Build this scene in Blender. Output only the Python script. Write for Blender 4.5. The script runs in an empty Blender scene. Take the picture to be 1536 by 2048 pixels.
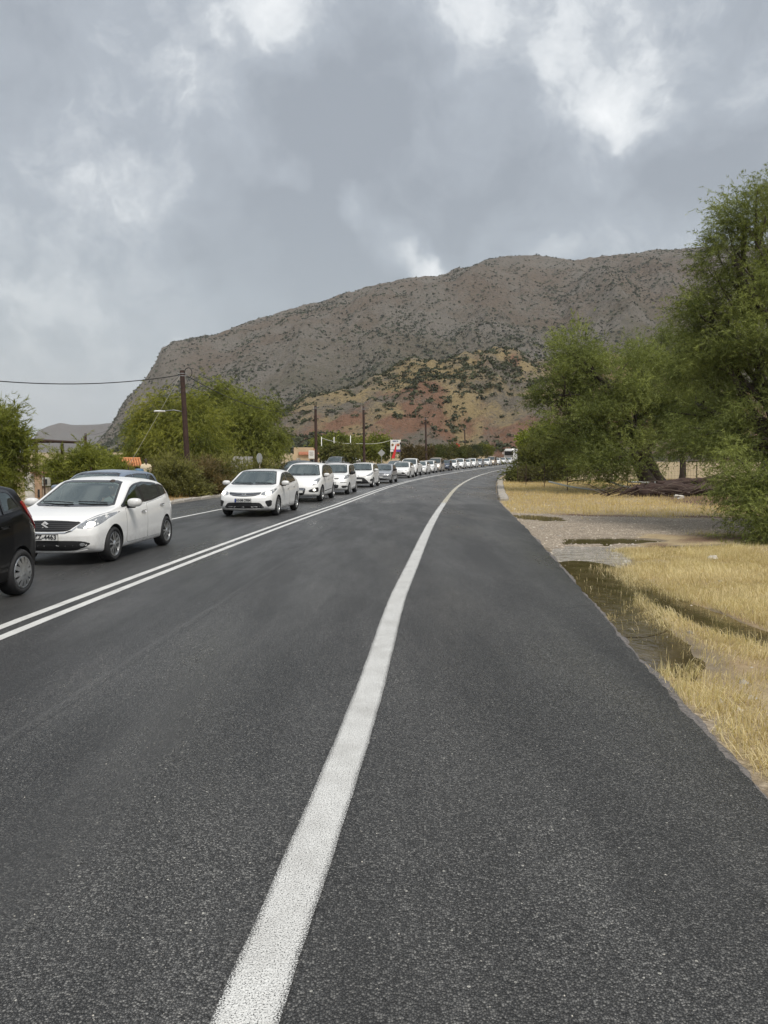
import bpy, bmesh, math, random
import numpy as np
from mathutils import Vector, Matrix
from mathutils.bvhtree import BVHTree
from mathutils.geometry import delaunay_2d_cdt

SC = bpy.context.scene
COL = SC.collection
PI = math.pi
R = math.radians

# ------------------------------------------------------------------ camera
cam_d = bpy.data.cameras.new('camera')
cam = bpy.data.objects.new('camera', cam_d)
COL.objects.link(cam)
cam_d.sensor_fit = 'VERTICAL'
cam_d.sensor_height = 24.0
cam_d.lens = 24.0 * 1538.0 / 2048.0
cam_d.clip_start = 0.05
cam_d.clip_end = 20000.0
cam.location = (0, 0, 1.75)
cam.rotation_euler = (R(90) - math.atan(103 / 1538.0), 0, 0)
SC.camera = cam

# ------------------------------------------------------------------ colour management
SC.view_settings.view_transform = 'Standard'
SC.view_settings.look = 'None'
SC.view_settings.gamma = 1.0
SC.view_settings.use_curve_mapping = False
SC.view_settings.exposure = 1.02
SC.cycles.use_denoising = True
SC.cycles.max_bounces = 7
SC.cycles.diffuse_bounces = 3
SC.cycles.glossy_bounces = 3
SC.cycles.transparent_max_bounces = 10
SC.cycles.volume_bounces = 1
SC.cycles.sample_clamp_indirect = 4.0

# ------------------------------------------------------------------ node helper
class NT:
    """small helper to write node trees compactly"""
    def __init__(self, tree):
        self.t = tree
        self.t.nodes.clear()
    def n(self, typ, **kw):
        nd = self.t.nodes.new(typ)
        ins = kw.pop('i', {})
        for k, v in kw.items():
            setattr(nd, k, v)
        for k, v in ins.items():
            sock = nd.inputs[k]
            if hasattr(v, 'is_linked') or isinstance(v, bpy.types.NodeSocket):
                self.t.links.new(v, sock)
            else:
                sock.default_value = v
        return nd
    def math(self, op, a, b=None, clamp=False):
        i = {0: a}
        if b is not None:
            i[1] = b
        return self.n('ShaderNodeMath', operation=op, use_clamp=clamp, i=i).outputs[0]
    def vmath(self, op, a, b=None, out=0):
        i = {0: a}
        if b is not None:
            i[1] = b
        return self.n('ShaderNodeVectorMath', operation=op, i=i).outputs[out]
    def noise(self, vec, scale, detail=4, rough=0.55, dist=0.0, color=False):
        nd = self.n('ShaderNodeTexNoise', i={'Scale': scale, 'Detail': detail, 'Roughness': rough, 'Distortion': dist})
        if vec is not None:
            self.t.links.new(vec, nd.inputs['Vector'])
        return nd.outputs['Color' if color else 'Fac']
    def voro(self, vec, scale, feature='F1', out='Distance', rand=1.0):
        nd = self.n('ShaderNodeTexVoronoi', feature=feature, i={'Scale': scale, 'Randomness': rand})
        if vec is not None:
            self.t.links.new(vec, nd.inputs['Vector'])
        return nd.outputs[out]
    def ramp(self, fac, stops, interp='LINEAR'):
        nd = self.n('ShaderNodeValToRGB')
        nd.color_ramp.interpolation = interp
        el = nd.color_ramp.elements
        while len(el) < len(stops):
            el.new(0.5)
        for e, (p, c) in zip(el, stops):
            e.position = p
            e.color = (c, c, c, 1) if not hasattr(c, '__len__') else (*c[:3], 1)
        self.t.links.new(fac, nd.inputs[0])
        return nd.outputs[0]
    def mr(self, v, a, b, c=0.0, d=1.0, smooth=False):
        nd = self.n('ShaderNodeMapRange', i={1: a, 2: b, 3: c, 4: d})
        nd.interpolation_type = 'SMOOTHSTEP' if smooth else 'LINEAR'
        self.t.links.new(v, nd.inputs[0])
        return nd.outputs[0]
    def mix(self, fac, a, b, blend='MIX'):
        nd = self.n('ShaderNodeMix', data_type='RGBA', blend_type=blend)
        for k, v in ((0, fac), (6, a), (7, b)):
            if isinstance(v, bpy.types.NodeSocket):
                self.t.links.new(v, nd.inputs[k])
            elif k and not hasattr(v, 'is_linked'):
                nd.inputs[k].default_value = (*v[:3], 1)
            else:
                nd.inputs[k].default_value = v
        return nd.outputs[2]
    def bump(self, h, strength=0.5, dist=0.01, normal=None):
        nd = self.n('ShaderNodeBump', i={'Strength': strength, 'Distance': dist, 'Height': h})
        if normal is not None:
            self.t.links.new(normal, nd.inputs['Normal'])
        return nd.outputs[0]

def px_dir(px, py):
    """unit direction in the world towards a point of the sky seen from the site"""
    v = cam.rotation_euler.to_matrix() @ Vector(((px - 768) / 1538.0, -(py - 1024) / 1538.0, -1.0))
    return v.normalized()

# ------------------------------------------------------------------ world: overcast sky
SUN_EL, SUN_AZ = 58.0, 150.0        # azimuth clockwise from the viewing direction: behind, to the right
world = bpy.data.worlds.new('World')
SC.world = world
world.use_nodes = True
W = NT(world.node_tree)
sky = W.n('ShaderNodeTexSky', sky_type='NISHITA')
sky.sun_disc = False
sky.sun_elevation = R(SUN_EL)
sky.sun_rotation = R(SUN_AZ)
sky.air_density = 1.5
sky.dust_density = 4.0
tc = W.n('ShaderNodeTexCoord')
D = tc.outputs['Generated']
wn = W.noise(D, 3.0, 3, 0.6, color=True)
warp = W.vmath('SCALE', W.vmath('SUBTRACT', wn, (0.5, 0.5, 0.5)))
warp.node.inputs[3].default_value = 0.14
wn2 = W.noise(D, 11.0, 4, 0.62, color=True)
warp2 = W.vmath('SCALE', W.vmath('SUBTRACT', wn2, (0.5, 0.5, 0.5)))
warp2.node.inputs[3].default_value = 0.07
DW = W.vmath('ADD', W.vmath('ADD', D, warp), warp2)
base = W.noise(DW, 3.1, 7, 0.58)
fine = W.noise(DW, 17.0, 5, 0.62)
cl = W.math('ADD', W.mr(base, 0.33, 0.67, 0.20, 0.66), W.mr(fine, .3, .7, -.115, .115))
# breaks (positive) and thick cloud masses (negative): sky positions, radius, strength
FEAT = [(605, 60, .045, .34), (420, 150, .07, .22), (250, 320, .09, .17), (330, 390, .045, .20), (130, 300, .1, .08), (60, 560, .2, -.06), (585, 365, .024, .36),
        (700, 405, .028, .42), (770, 455, .026, .44), (815, 500, .024, .5), (850, 530, .028, .6), (1285, 190, .05, .34), (1190, 110, .07, .22),
        (1430, 215, .06, .24), (1110, 205, .06, .10), (950, 40, .12, .08), (1230, 340, .06, .06),
        (110, 90, .17, -.13), (700, 180, .12, -.16), (830, 270, .14, -.17), (470, 430, .17, -.13), (970, 430, .09, -.14),
        (1345, 290, .07, -.20), (640, 540, .10, -.08), (1530, 320, .09, -.15), (1440, 430, .09, -.10)]
acc = cl
for px, py, rad, amp in FEAT:
    dd = W.vmath('DISTANCE', DW, tuple(px_dir(px, py)), out=1)
    acc = W.math('ADD', acc, W.mr(dd, rad * 1.6, rad * .2, 0.0, amp * (.85 if amp > 0 else 1.5), smooth=True))
ccol = W.ramp(acc, [(0.05, (.275, .305, .345)), (0.34, (.35, .385, .43)), (0.47, (.455, .487, .525)), (0.55, (.59, .618, .645)), (0.72, (.73, .75, .765)), (1.0, (.97, .975, .98))])
sep = W.n('ShaderNodeSeparateXYZ', i={0: D})
low = W.mr(sep.outputs[2], 0.36, 0.02, 0.0, 0.85, smooth=True)
ccol = W.mix(low, ccol, (.34, .385, .42))
ccol10 = W.mix(1.0, ccol, (6.25, 6.25, 6.25), 'MULTIPLY')
nsky = W.mix(0.04, ccol10, sky.outputs[0])
bg = W.n('ShaderNodeBackground', i={0: nsky, 1: 0.1})
wo = W.n('ShaderNodeOutputWorld', i={0: bg.outputs[0]})
world.cycles.sampling_method = 'NONE'     # even overcast sky: plain ray hits are enough

# ------------------------------------------------------------------ sun (veiled by cloud)
sun_d = bpy.data.lights.new('sun', 'SUN')
sun_d.energy = 1.5
sun_d.angle = R(22)
sun_d.color = (1.0, 0.945, 0.86)
sun = bpy.data.objects.new('sun', sun_d)
COL.objects.link(sun)
a = R(SUN_AZ)
sdir = Vector((math.sin(a) * math.cos(R(SUN_EL)), math.cos(a) * math.cos(R(SUN_EL)), math.sin(R(SUN_EL))))
sun.rotation_euler = sdir.to_track_quat('Z', 'Y').to_euler()
sun.location = (20, -20, 60)

# ------------------------------------------------------------------ materials
MATS = {}
def pmat(name, col, rough=0.6, metal=0.0, spec=0.5, coat=0.0, emit=None, estr=0.0, noise=0.0, nscale=8.0, bump=0.0, bscale=40.0):
    if name in MATS:
        return MATS[name]
    m = bpy.data.materials.new(name)
    m.use_nodes = True
    N = NT(m.node_tree)
    b = N.n('ShaderNodeBsdfPrincipled', i={'Base Color': (*col, 1), 'Roughness': rough, 'Metallic': metal, 'Specular IOR Level': spec, 'Coat Weight': coat, 'Coat Roughness': 0.04})
    if emit:
        b.inputs['Emission Color'].default_value = (*emit, 1)
        b.inputs['Emission Strength'].default_value = estr
    if noise or bump:
        tcn = N.n('ShaderNodeTexCoord').outputs['Object']
    if noise:
        nz = N.noise(tcn, nscale, 5, 0.6)
        f = N.mr(nz, 0.25, 0.75, 1 - noise, 1 + noise)
        cc = N.n('ShaderNodeCombineXYZ', i={0: f, 1: f, 2: f}).outputs[0]
        N.t.links.new(N.mix(1.0, (*col, 1), cc, 'MULTIPLY'), b.inputs['Base Color'])
    if bump:
        N.t.links.new(N.bump(N.noise(tcn, bscale, 4, 0.6), bump, 0.02), b.inputs['Normal'])
    N.n('ShaderNodeOutputMaterial', i={0: b.outputs[0]})
    MATS[name] = m
    return m

def carpaint(name, col, metallic=0.0, dirt=0.5, coat=.6):
    m = bpy.data.materials.new(name)
    m.use_nodes = True
    N = NT(m.node_tree)
    tcn = N.n('ShaderNodeTexCoord').outputs['Object']
    sp = N.n('ShaderNodeSeparateXYZ', i={0: tcn})
    lowz = N.mr(sp.outputs[2], 0.62, 0.16, 0.0, 1.0)
    nz = N.noise(tcn, 7.0, 5, 0.65)
    d = N.math('MULTIPLY', N.math('MULTIPLY', lowz, N.mr(nz, 0.3, 0.7)), dirt, clamp=True)
    c = N.mix(d, col, (.21, .19, .165))
    b = N.n('ShaderNodeBsdfPrincipled', i={'Base Color': c, 'Roughness': N.mr(d, 0, 1, 0.32, 0.7), 'Metallic': metallic, 'Coat Weight': coat, 'Coat Roughness': 0.05, 'Specular IOR Level': .5 if coat > .3 else .12})
    N.n('ShaderNodeOutputMaterial', i={0: b.outputs[0]})
    MATS[name] = m
    return m

PAINT = {
    'white': carpaint('paint_white', (.80, .80, .79)),
    'black': carpaint('paint_black', (.003, .003, .004), 0.0, 0.10, .2),
    'silver': carpaint('paint_silver', (.42, .43, .45), 0.5),
    'blue_grey': carpaint('paint_blue_grey', (.17, .22, .30), 0.3),
    'dark_blue': carpaint('paint_dark_blue', (.035, .05, .085), 0.3),
    'dark_grey': carpaint('paint_dark_grey', (.05, .055, .06), 0.3),
    'grey': carpaint('paint_grey', (.20, .21, .22), 0.4),
    'champagne': carpaint('paint_champagne', (.46, .41, .36), 0.3),
    'beige': carpaint('paint_beige', (.45, .37, .29), 0.2),
}
M_BLACK = pmat('black_plastic', (.012, .012, .013), 0.55)
M_INNER = pmat('dark_cabin', (.016, .017, .018), 0.8)
M_RUB = pmat('tyre_rubber', (.018, .018, .019), 0.75, bump=0.3, bscale=60)
M_CHROME = pmat('chrome', (.75, .75, .76), 0.12, 1.0)
M_ALLOY = pmat('alloy', (.55, .56, .57), 0.28, 0.9)
M_DARKALLOY = pmat('dark_alloy', (.05, .05, .055), 0.35, 0.6)
M_LENS = pmat('lamp_lens', (.34, .35, .36), 0.10, 0.45, coat=1.0, noise=.5, nscale=26)
M_LIT = pmat('lamp_lit', (1, .95, .85), 0.3, emit=(1.0, .93, .78), estr=5.0)
M_DIM = pmat('lamp_dim', (.9, .88, .8), 0.1, emit=(1.0, .93, .8), estr=1.1)
M_RED = pmat('tail_lamp', (.42, .01, .015), 0.12, coat=1.0)
M_PLATE = pmat('plate_white', (.72, .72, .70), 0.4)
M_INK = pmat('plate_ink', (.02, .02, .025), 0.5)
M_EUBLUE = pmat('plate_blue', (.02, .05, .28), 0.4)
M_FRIT = pmat('glass_frit', (.012, .013, .014), 0.12, coat=0.5)
M_SEAT = pmat('seat_fabric', (.05, .05, .052), 0.9)
M_CREAMPL = pmat('cabin_trim', (.30, .29, .27), 0.8)

def glassmat(name, tint, refl=0.14):
    m = bpy.data.materials.new(name)
    m.use_nodes = True
    N = NT(m.node_tree)
    tr = N.n('ShaderNodeBsdfTransparent', i={0: (*tint, 1)})
    gl = N.n('ShaderNodeBsdfGlossy', i={0: (.80, .90, .88, 1), 'Roughness': 0.03})
    fr = N.n('ShaderNodeFresnel', i={0: 1.5}).outputs[0]
    f = N.math('ADD', N.math('MULTIPLY', fr, 1.5), refl, clamp=True)
    mx = N.n('ShaderNodeMixShader', i={0: f, 1: tr.outputs[0], 2: gl.outputs[0]})
    N.n('ShaderNodeOutputMaterial', i={0: mx.outputs[0]})
    MATS[name] = m
    return m
M_GLASS = glassmat('car_glass', (.55, .63, .61))
M_PRIV = glassmat('privacy_glass', (.12, .12, .13), 0.10)

# ------------------------------------------------------------------ object helpers
def link(o, parent=None):
    COL.objects.link(o)
    if parent is not None:
        o.parent = parent
    return o

def tag(o, label=None, cat=None, group=None, kind=None):
    if label: o['label'] = label
    if cat: o['category'] = cat
    if group: o['group'] = group
    if kind: o['kind'] = kind
    return o

def empty(name, loc=(0, 0, 0), rz=0.0, label=None, cat=None, group=None):
    o = bpy.data.objects.new(name, None)
    o.empty_display_size = 0.3
    o.location = loc
    o.rotation_euler = (0, 0, rz)
    COL.objects.link(o)
    return tag(o, label, cat, group)

def mesh_obj(name, verts, faces, mat=None, parent=None, smooth=False, sharp=None, loc=None):
    me = bpy.data.meshes.new(name)
    me.from_pydata([tuple(v) for v in verts], [], faces)
    return finish(name, me, mat, parent, smooth, sharp, loc)

def finish(name, me, mat=None, parent=None, smooth=False, sharp=None, loc=None):
    if mat is not None:
        for m in (mat if isinstance(mat, (list, tuple)) else [mat]):
            me.materials.append(m)
    if smooth:
        me.shade_smooth()
        if sharp:
            me.set_sharp_from_angle(angle=R(sharp))
    o = bpy.data.objects.new(name, me)
    link(o, parent)
    if loc is not None:
        o.location = loc
    return o

def fast_tris(name, V, T, mat=None, parent=None, attr=None, smooth=False):
    """big triangle mesh from numpy arrays; attr = per-vertex colour (n,3)"""
    me = bpy.data.meshes.new(name)
    nv, nt = len(V), len(T)
    me.vertices.add(nv)
    me.vertices.foreach_set('co', np.ascontiguousarray(V, dtype=np.float32).ravel())
    me.loops.add(nt * 3)
    me.loops.foreach_set('vertex_index', np.ascontiguousarray(T, dtype=np.int32).ravel())
    me.polygons.add(nt)
    me.polygons.foreach_set('loop_start', np.arange(0, nt * 3, 3, dtype=np.int32))
    me.update(calc_edges=True)
    if attr is not None:
        at = me.attributes.new('tint', 'FLOAT_COLOR', 'POINT')
        c = np.ones((nv, 4), dtype=np.float32)
        c[:, :3] = attr
        at.data.foreach_set('color', c.ravel())
    if smooth:
        me.shade_smooth()
    return finish(name, me, mat, parent)

def grid_obj(name, X, Y, Z, mat=None, parent=None, attr=None, smooth=True):
    ny, nx = X.shape
    V = np.stack([X.ravel(), Y.ravel(), Z.ravel()], 1)
    i = np.arange(ny * nx).reshape(ny, nx)
    q = np.stack([i[:-1, :-1], i[:-1, 1:], i[1:, 1:], i[1:, :-1]], -1).reshape(-1, 4)
    T = np.concatenate([q[:, [0, 1, 2]], q[:, [0, 2, 3]]])
    return fast_tris(name, V, T, mat, parent, attr, smooth)

class MB:
    """collects simple solids into one mesh"""
    def __init__(self):
        self.v, self.f = [], []
    def add(self, v, f):
        o = len(self.v)
        self.v += [tuple(p) for p in v]
        self.f += [tuple(i + o for i in q) for q in f]
        return self
    def box(self, c, s, rz=0.0, bev=0.0, taper=1.0):
        x, y, z = s[0] / 2, s[1] / 2, s[2] / 2
        ca, sa = math.cos(rz), math.sin(rz)
        vs = []
        if bev <= 0:
            for dz in (-z, z):
                k = taper if dz > 0 else 1.0
                for dx, dy in ((-x, -y), (x, -y), (x, y), (-x, y)):
                    vs.append((c[0] + (dx * ca - dy * sa) * k, c[1] + (dx * sa + dy * ca) * k, c[2] + dz))
            return self.add(vs, [(3, 2, 1, 0), (4, 5, 6, 7), (0, 1, 5, 4), (1, 2, 6, 5), (2, 3, 7, 6), (3, 0, 4, 7)])
        b = min(bev, x * .9, y * .9, z * .9)
        rings = []
        for dz, ins in ((-z, b), (-z + b, 0), (z - b, 0), (z, b)):
            k = taper if dz > 0 else 1.0
            ring = []
            for sx, sy in ((-1, -1), (1, -1), (1, 1), (-1, 1)):
                a1, b1 = sx * (x - ins), sy * (y - ins)
                for (dx, dy) in (((a1, sy * (y - ins - b)), (sx * (x - ins - b), b1)) if sx * sy < 0 else ((sx * (x - ins - b), b1), (a1, sy * (y - ins - b)))):
                    ring.append((c[0] + (dx * ca - dy * sa) * k, c[1] + (dx * sa + dy * ca) * k, c[2] + dz))
            rings.append(ring)
        vs = [p for r_ in rings for p in r_]
        fs = [tuple(range(7, -1, -1)), tuple(range(24, 32))]
        for k in range(3):
            for j in range(8):
                fs.append((k * 8 + j, k * 8 + (j + 1) % 8, k * 8 + 8 + (j + 1) % 8, k * 8 + 8 + j))
        return self.add(vs, fs)
    def tube(self, pts, rad, n=8, cap=True):
        pts = [Vector(p) for p in pts]
        if not hasattr(rad, '__len__'):
            rad = [rad] * len(pts)
        vs, fs = [], []
        up = Vector((0, 0, 1))
        prev = None
        for k, p in enumerate(pts):
            t = (pts[min(k + 1, len(pts) - 1)] - pts[max(k - 1, 0)])
            t = t.normalized() if t.length > 1e-9 else Vector((0, 0, 1))
            if prev is None:
                a_ = t.cross(up)
                if a_.length < 1e-3:
                    a_ = t.cross(Vector((1, 0, 0)))
                a_.normalize()
            else:
                a_ = prev - t * prev.dot(t)
                a_.normalize()
            prev = a_
            b_ = t.cross(a_)
            for j in range(n):
                an = 2 * PI * j / n
                vs.append(p + (a_ * math.cos(an) + b_ * math.sin(an)) * rad[k])
        for k in range(len(pts) - 1):
            for j in range(n):
                j2 = (j + 1) % n
                fs.append((k * n + j, k * n + j2, (k + 1) * n + j2, (k + 1) * n + j))
        if cap:
            fs.append(tuple(range(n - 1, -1, -1)))
            fs.append(tuple(range((len(pts) - 1) * n, len(pts) * n)))
        return self.add(vs, fs)
    def lathe(self, prof, n=24, axis='y', c=(0, 0, 0)):
        vs, fs = [], []
        for (r_, h_) in prof:
            for j in range(n):
                an = 2 * PI * j / n
                if axis == 'y':
                    vs.append((c[0] + r_ * math.cos(an), c[1] + h_, c[2] + r_ * math.sin(an)))
                else:
                    vs.append((c[0] + r_ * math.cos(an), c[1] + r_ * math.sin(an), c[2] + h_))
        for k in range(len(prof) - 1):
            for j in range(n):
                j2 = (j + 1) % n
                fs.append((k * n + j, k * n + j2, (k + 1) * n + j2, (k + 1) * n + j))
        return self.add(vs, fs)
    def prism(self, poly, h, z0=0.0, M=None):
        n = len(poly)
        vs = [Vector((x, y, z0)) for x, y in poly] + [Vector((x, y, z0 + h)) for x, y in poly]
        if M is not None:
            vs = [M @ v for v in vs]
        fs = [tuple(range(n - 1, -1, -1)), tuple(range(n, 2 * n))]
        fs += [(j, (j + 1) % n, n + (j + 1) % n, n + j) for j in range(n)]
        return self.add(vs, fs)
    def build(self, name, mat=None, parent=None, smooth=False, sharp=None, loc=None):
        me = bpy.data.meshes.new(name)
        me.from_pydata([tuple(p) for p in self.v], [], self.f)
        bm = bmesh.new()
        bm.from_mesh(me)
        bmesh.ops.recalc_face_normals(bm, faces=bm.faces)
        bm.to_mesh(me)
        bm.free()
        return finish(name, me, mat, parent, smooth, sharp, loc)

def copy_tree(o, parent=None):
    c = o.copy()
    COL.objects.link(c)
    c.parent = parent
    for ch in o.children:
        copy_tree(ch, c)
    return c

# ------------------------------------------------------------------ noise in numpy
_rs = np.random.RandomState(7)
_LAT = _rs.rand(256, 256)
def vnoise(x, y):
    xi, yi = np.floor(x).astype(int), np.floor(y).astype(int)
    fx, fy = x - xi, y - yi
    fx, fy = fx * fx * (3 - 2 * fx), fy * fy * (3 - 2 * fy)
    x0, x1, y0, y1 = xi & 255, (xi + 1) & 255, yi & 255, (yi + 1) & 255
    return (_LAT[x0, y0] * (1 - fx) * (1 - fy) + _LAT[x1, y0] * fx * (1 - fy) + _LAT[x0, y1] * (1 - fx) * fy + _LAT[x1, y1] * fx * fy)
def fbm(x, y, octv=5, gain=0.5, ridge=False):
    s, a_, tot = 0.0, 1.0, 0.0
    for k in range(octv):
        v = vnoise(x * 2 ** k + 17.3 * k, y * 2 ** k - 9.1 * k)
        if ridge:
            v = 1 - abs(2 * v - 1)
        s = s + a_ * v
        tot += a_
        a_ *= gain
    return s / tot
def sstep(x, a_, b_):
    t = np.clip((x - a_) / (b_ - a_), 0, 1)
    return t * t * (3 - 2 * t)
def pchip(xs, ys):
    """smooth monotone-ish interpolation (finite-difference hermite)"""
    xs, ys = np.array(xs, float), np.array(ys, float)
    h = np.diff(xs)
    dl = np.diff(ys) / h
    m = np.zeros_like(xs)
    m[1:-1] = (dl[:-1] * h[1:] + dl[1:] * h[:-1]) / (h[1:] + h[:-1])
    m[0], m[-1] = dl[0], dl[-1]
    def f(x):
        x = np.asarray(x, float)
        i = np.clip(np.searchsorted(xs, x) - 1, 0, len(xs) - 2)
        t = (x - xs[i]) / h[i]
        lo, hi = x < xs[0], x > xs[-1]
        v = ((2 * t ** 3 - 3 * t ** 2 + 1) * ys[i] + (t ** 3 - 2 * t ** 2 + t) * h[i] * m[i] + (-2 * t ** 3 + 3 * t ** 2) * ys[i + 1] + (t ** 3 - t ** 2) * h[i] * m[i + 1])
        v = np.where(lo, ys[0] + (x - xs[0]) * m[0], v)
        v = np.where(hi, ys[-1] + (x - xs[-1]) * m[-1], v)
        return v
    return f
# ================================================================== terrain and road
_zt = [(-50, 0), (30, .02), (46, .12), (70, .2), (90, .26), (110, .36), (135, .54), (170, .87), (230, 1.5), (300, 2.2)]
def gz(y):
    return np.interp(y, [p[0] for p in _zt], [p[1] for p in _zt])
f_dbl = pchip([-40, 0, 7.3, 15, 20, 33.3, 52, 70, 85, 105, 129, 156, 200, 300], [-5.6, -4.12, -3.7, -3.08, -2.62, -1.2, 1.1, 4.0, 6.9, 11.3, 17.2, 25, 40, 84])
f_edge = pchip([-40, 2.27, 4.65, 10.05, 12.1, 19.6, 29.3, 33.3, 46.5, 63.8, 91.5, 124, 160, 200, 300], [-2.4, -.43, -.2, .21, .41, 1.14, 2.21, 2.69, 4.4, 7.1, 12.3, 20.0, 30.5, 44.5, 88.5])
f_right = pchip([-40, 3.85, 6.3, 9.16, 16.2, 23.4, 33.3, 46.5, 70.3, 100, 124, 160, 200, 300], [-.2, 1.98, 2.19, 2.52, 3.29, 3.99, 4.95, 6.75, 10.5, 16.6, 22.6, 33.2, 47.2, 91])
_leftoff = pchip([-40, 10, 24, 31, 36.4, 42, 55, 300], [5.2, 5.4, 6.6, 7.0, 6.75, 6.1, 5.5, 5.0])
def f_left(y):
    return f_dbl(y) - _leftoff(y)

PUDDLES = [(4.85, 24.2, .55, 1.25, .35, -.078), (5.3, 17.3, 1.1, .60, .03, -.078), (3.9, 14.5, .66, 1.5, -.12, -.082), (3.02, 10.8, .46, 1.7, -.16, -.074), (3.72, 8.9, .27, 1.8, .10, -.080), (2.66, 7.7, .26, 1.2, -.12, -.077), (6.4, 16.1, .8, .2, .05, -.080)]
def verge(x, y):
    """height of the bare ground relative to gz(y)"""
    dr = x - f_right(y)
    dl = f_left(y) - x
    h = np.full_like(x, -0.09)
    n1 = fbm(x * 0.9, y * 0.9, 4) - 0.5
    n2 = fbm(x * 3.1 + 40, y * 3.1, 3) - 0.5
    hr = -0.062 + 0.05 * n1 * sstep(dr, 0.1, 1.2) + 0.02 * n2 * sstep(dr, 0.05, .3) + 0.014 * np.clip(dr - 1.5, 0, 14)
    for cx, cy, rx, ry, rot, lv in PUDDLES:
        dx, dy = x - cx, y - cy
        ca, sa = math.cos(rot), math.sin(rot)
        q = ((dx * ca + dy * sa) / rx) ** 2 + ((-dx * sa + dy * ca) / ry) ** 2
        hr = hr - 0.050 * np.exp(-q * 0.8)
    hl = 0.04 + 0.10 * n1 * sstep(dl, 0.5, 3) + 0.55 * sstep(dl, 3, 14) * sstep(y, 80, 140) + 2.0 * sstep(dl, 8, 18) * sstep(y, 160, 230)
    h = np.where(dr > -0.15, hr, h)
    h = np.where(dl > 0.35, hl, h)
    return h
def ground_z(x, y):
    x = np.asarray(x, float); y = np.asarray(y, float)
    return gz(y) + verge(x, y)
def gzz(x, y):
    return float(ground_z(np.array([x]), np.array([y]))[0])

def geo(a_, b_, n):
    return a_ * (b_ / a_) ** np.linspace(0, 1, n)
gx = np.concatenate([-geo(6000, 60, 16)[:-1], np.arange(-60, -12, 1.5), np.arange(-12, 1, .4), np.arange(1, 9, .13), np.arange(9, 30, .4), np.arange(30, 90, 2.), geo(90, 6000, 16)])
gy = np.concatenate([-geo(6000, 12, 14)[:-1], np.arange(-12, 2, .6), np.arange(2, 28, .16), np.arange(28, 60, .45), np.arange(60, 320, 3.), geo(320, 6000, 24)])
GX, GY = np.meshgrid(gx, gy)
GZ = ground_z(GX, GY)
def zone_masks(x, y):
    nz = fbm(x * .8 + 3, y * .8, 4) - .5
    nf = fbm(x * 3 + 9, y * 3, 3) - .5
    dr = x - f_right(y)
    # gravel track that leaves the road to the right
    yb = np.interp(x, [3, 4.6, 6.3, 9.2, 14, 30], [12.3, 15.2, 18.0, 18.5, 19.5, 24])
    yt = np.interp(x, [3, 4.4, 6.8, 10.8, 16, 30], [28, 26.8, 24.6, 22.9, 23.6, 28])
    grav = sstep(y - yb + 2.2 * nz, -.25, .35) * sstep(yt - y + 2.2 * nz, -.3, .5)
    grav = np.maximum(grav, sstep(.13 + .35 * nz + .3 * nf - dr, -.06, .1))
    grav = grav * (x > f_dbl(y))
    bare = np.exp(-(((x - 2.82) / .42) ** 2 + ((y - 7.5) / 1.5) ** 2))
    for cx, cy, rx, ry, rot, lv in PUDDLES:
        dx, dy = x - cx, y - cy
        ca, sa = math.cos(rot), math.sin(rot)
        q = ((dx * ca + dy * sa) / (rx * 1.15)) ** 2 + ((-dx * sa + dy * ca) / (ry * 1.1)) ** 2
        bare = np.maximum(bare, np.maximum(sstep(1.05 - q + 1.2 * nz, -.3, .4), sstep(1.0 - q + .5 * nz, -.1, .3)))
    bare = np.maximum(bare, sstep(.50 + .9 * nz + .5 * nf - dr, -.05, .2) * sstep(y, 5.6, 7) * sstep(17 - y, 0, 1))
    edge = np.exp(-((y - yt - .4) / .7) ** 2) * sstep(x, 4, 6)
    edge2 = np.exp(-((y - yb + .9) / .7) ** 2) * sstep(x, 5, 6)
    lit = np.clip(np.maximum(edge, edge2) * (.7 + 2 * nz), 0, 1)
    lit = np.maximum(lit, sstep(x - 10.5 - nz * 3, 0, 2.5) * sstep(y, 27, 30) * sstep(42 - y, 0, 2) * .9)
    green = sstep(x - 6.4 + 1.5 * nz, 0, 1.2) * sstep(y, 15.2, 16) * sstep(18.6 - y, 0, .8)
    return grav, np.clip(bare, 0, 1), lit, green
zg, zb_, zl, zgr = zone_masks(GX, GY)

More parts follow.
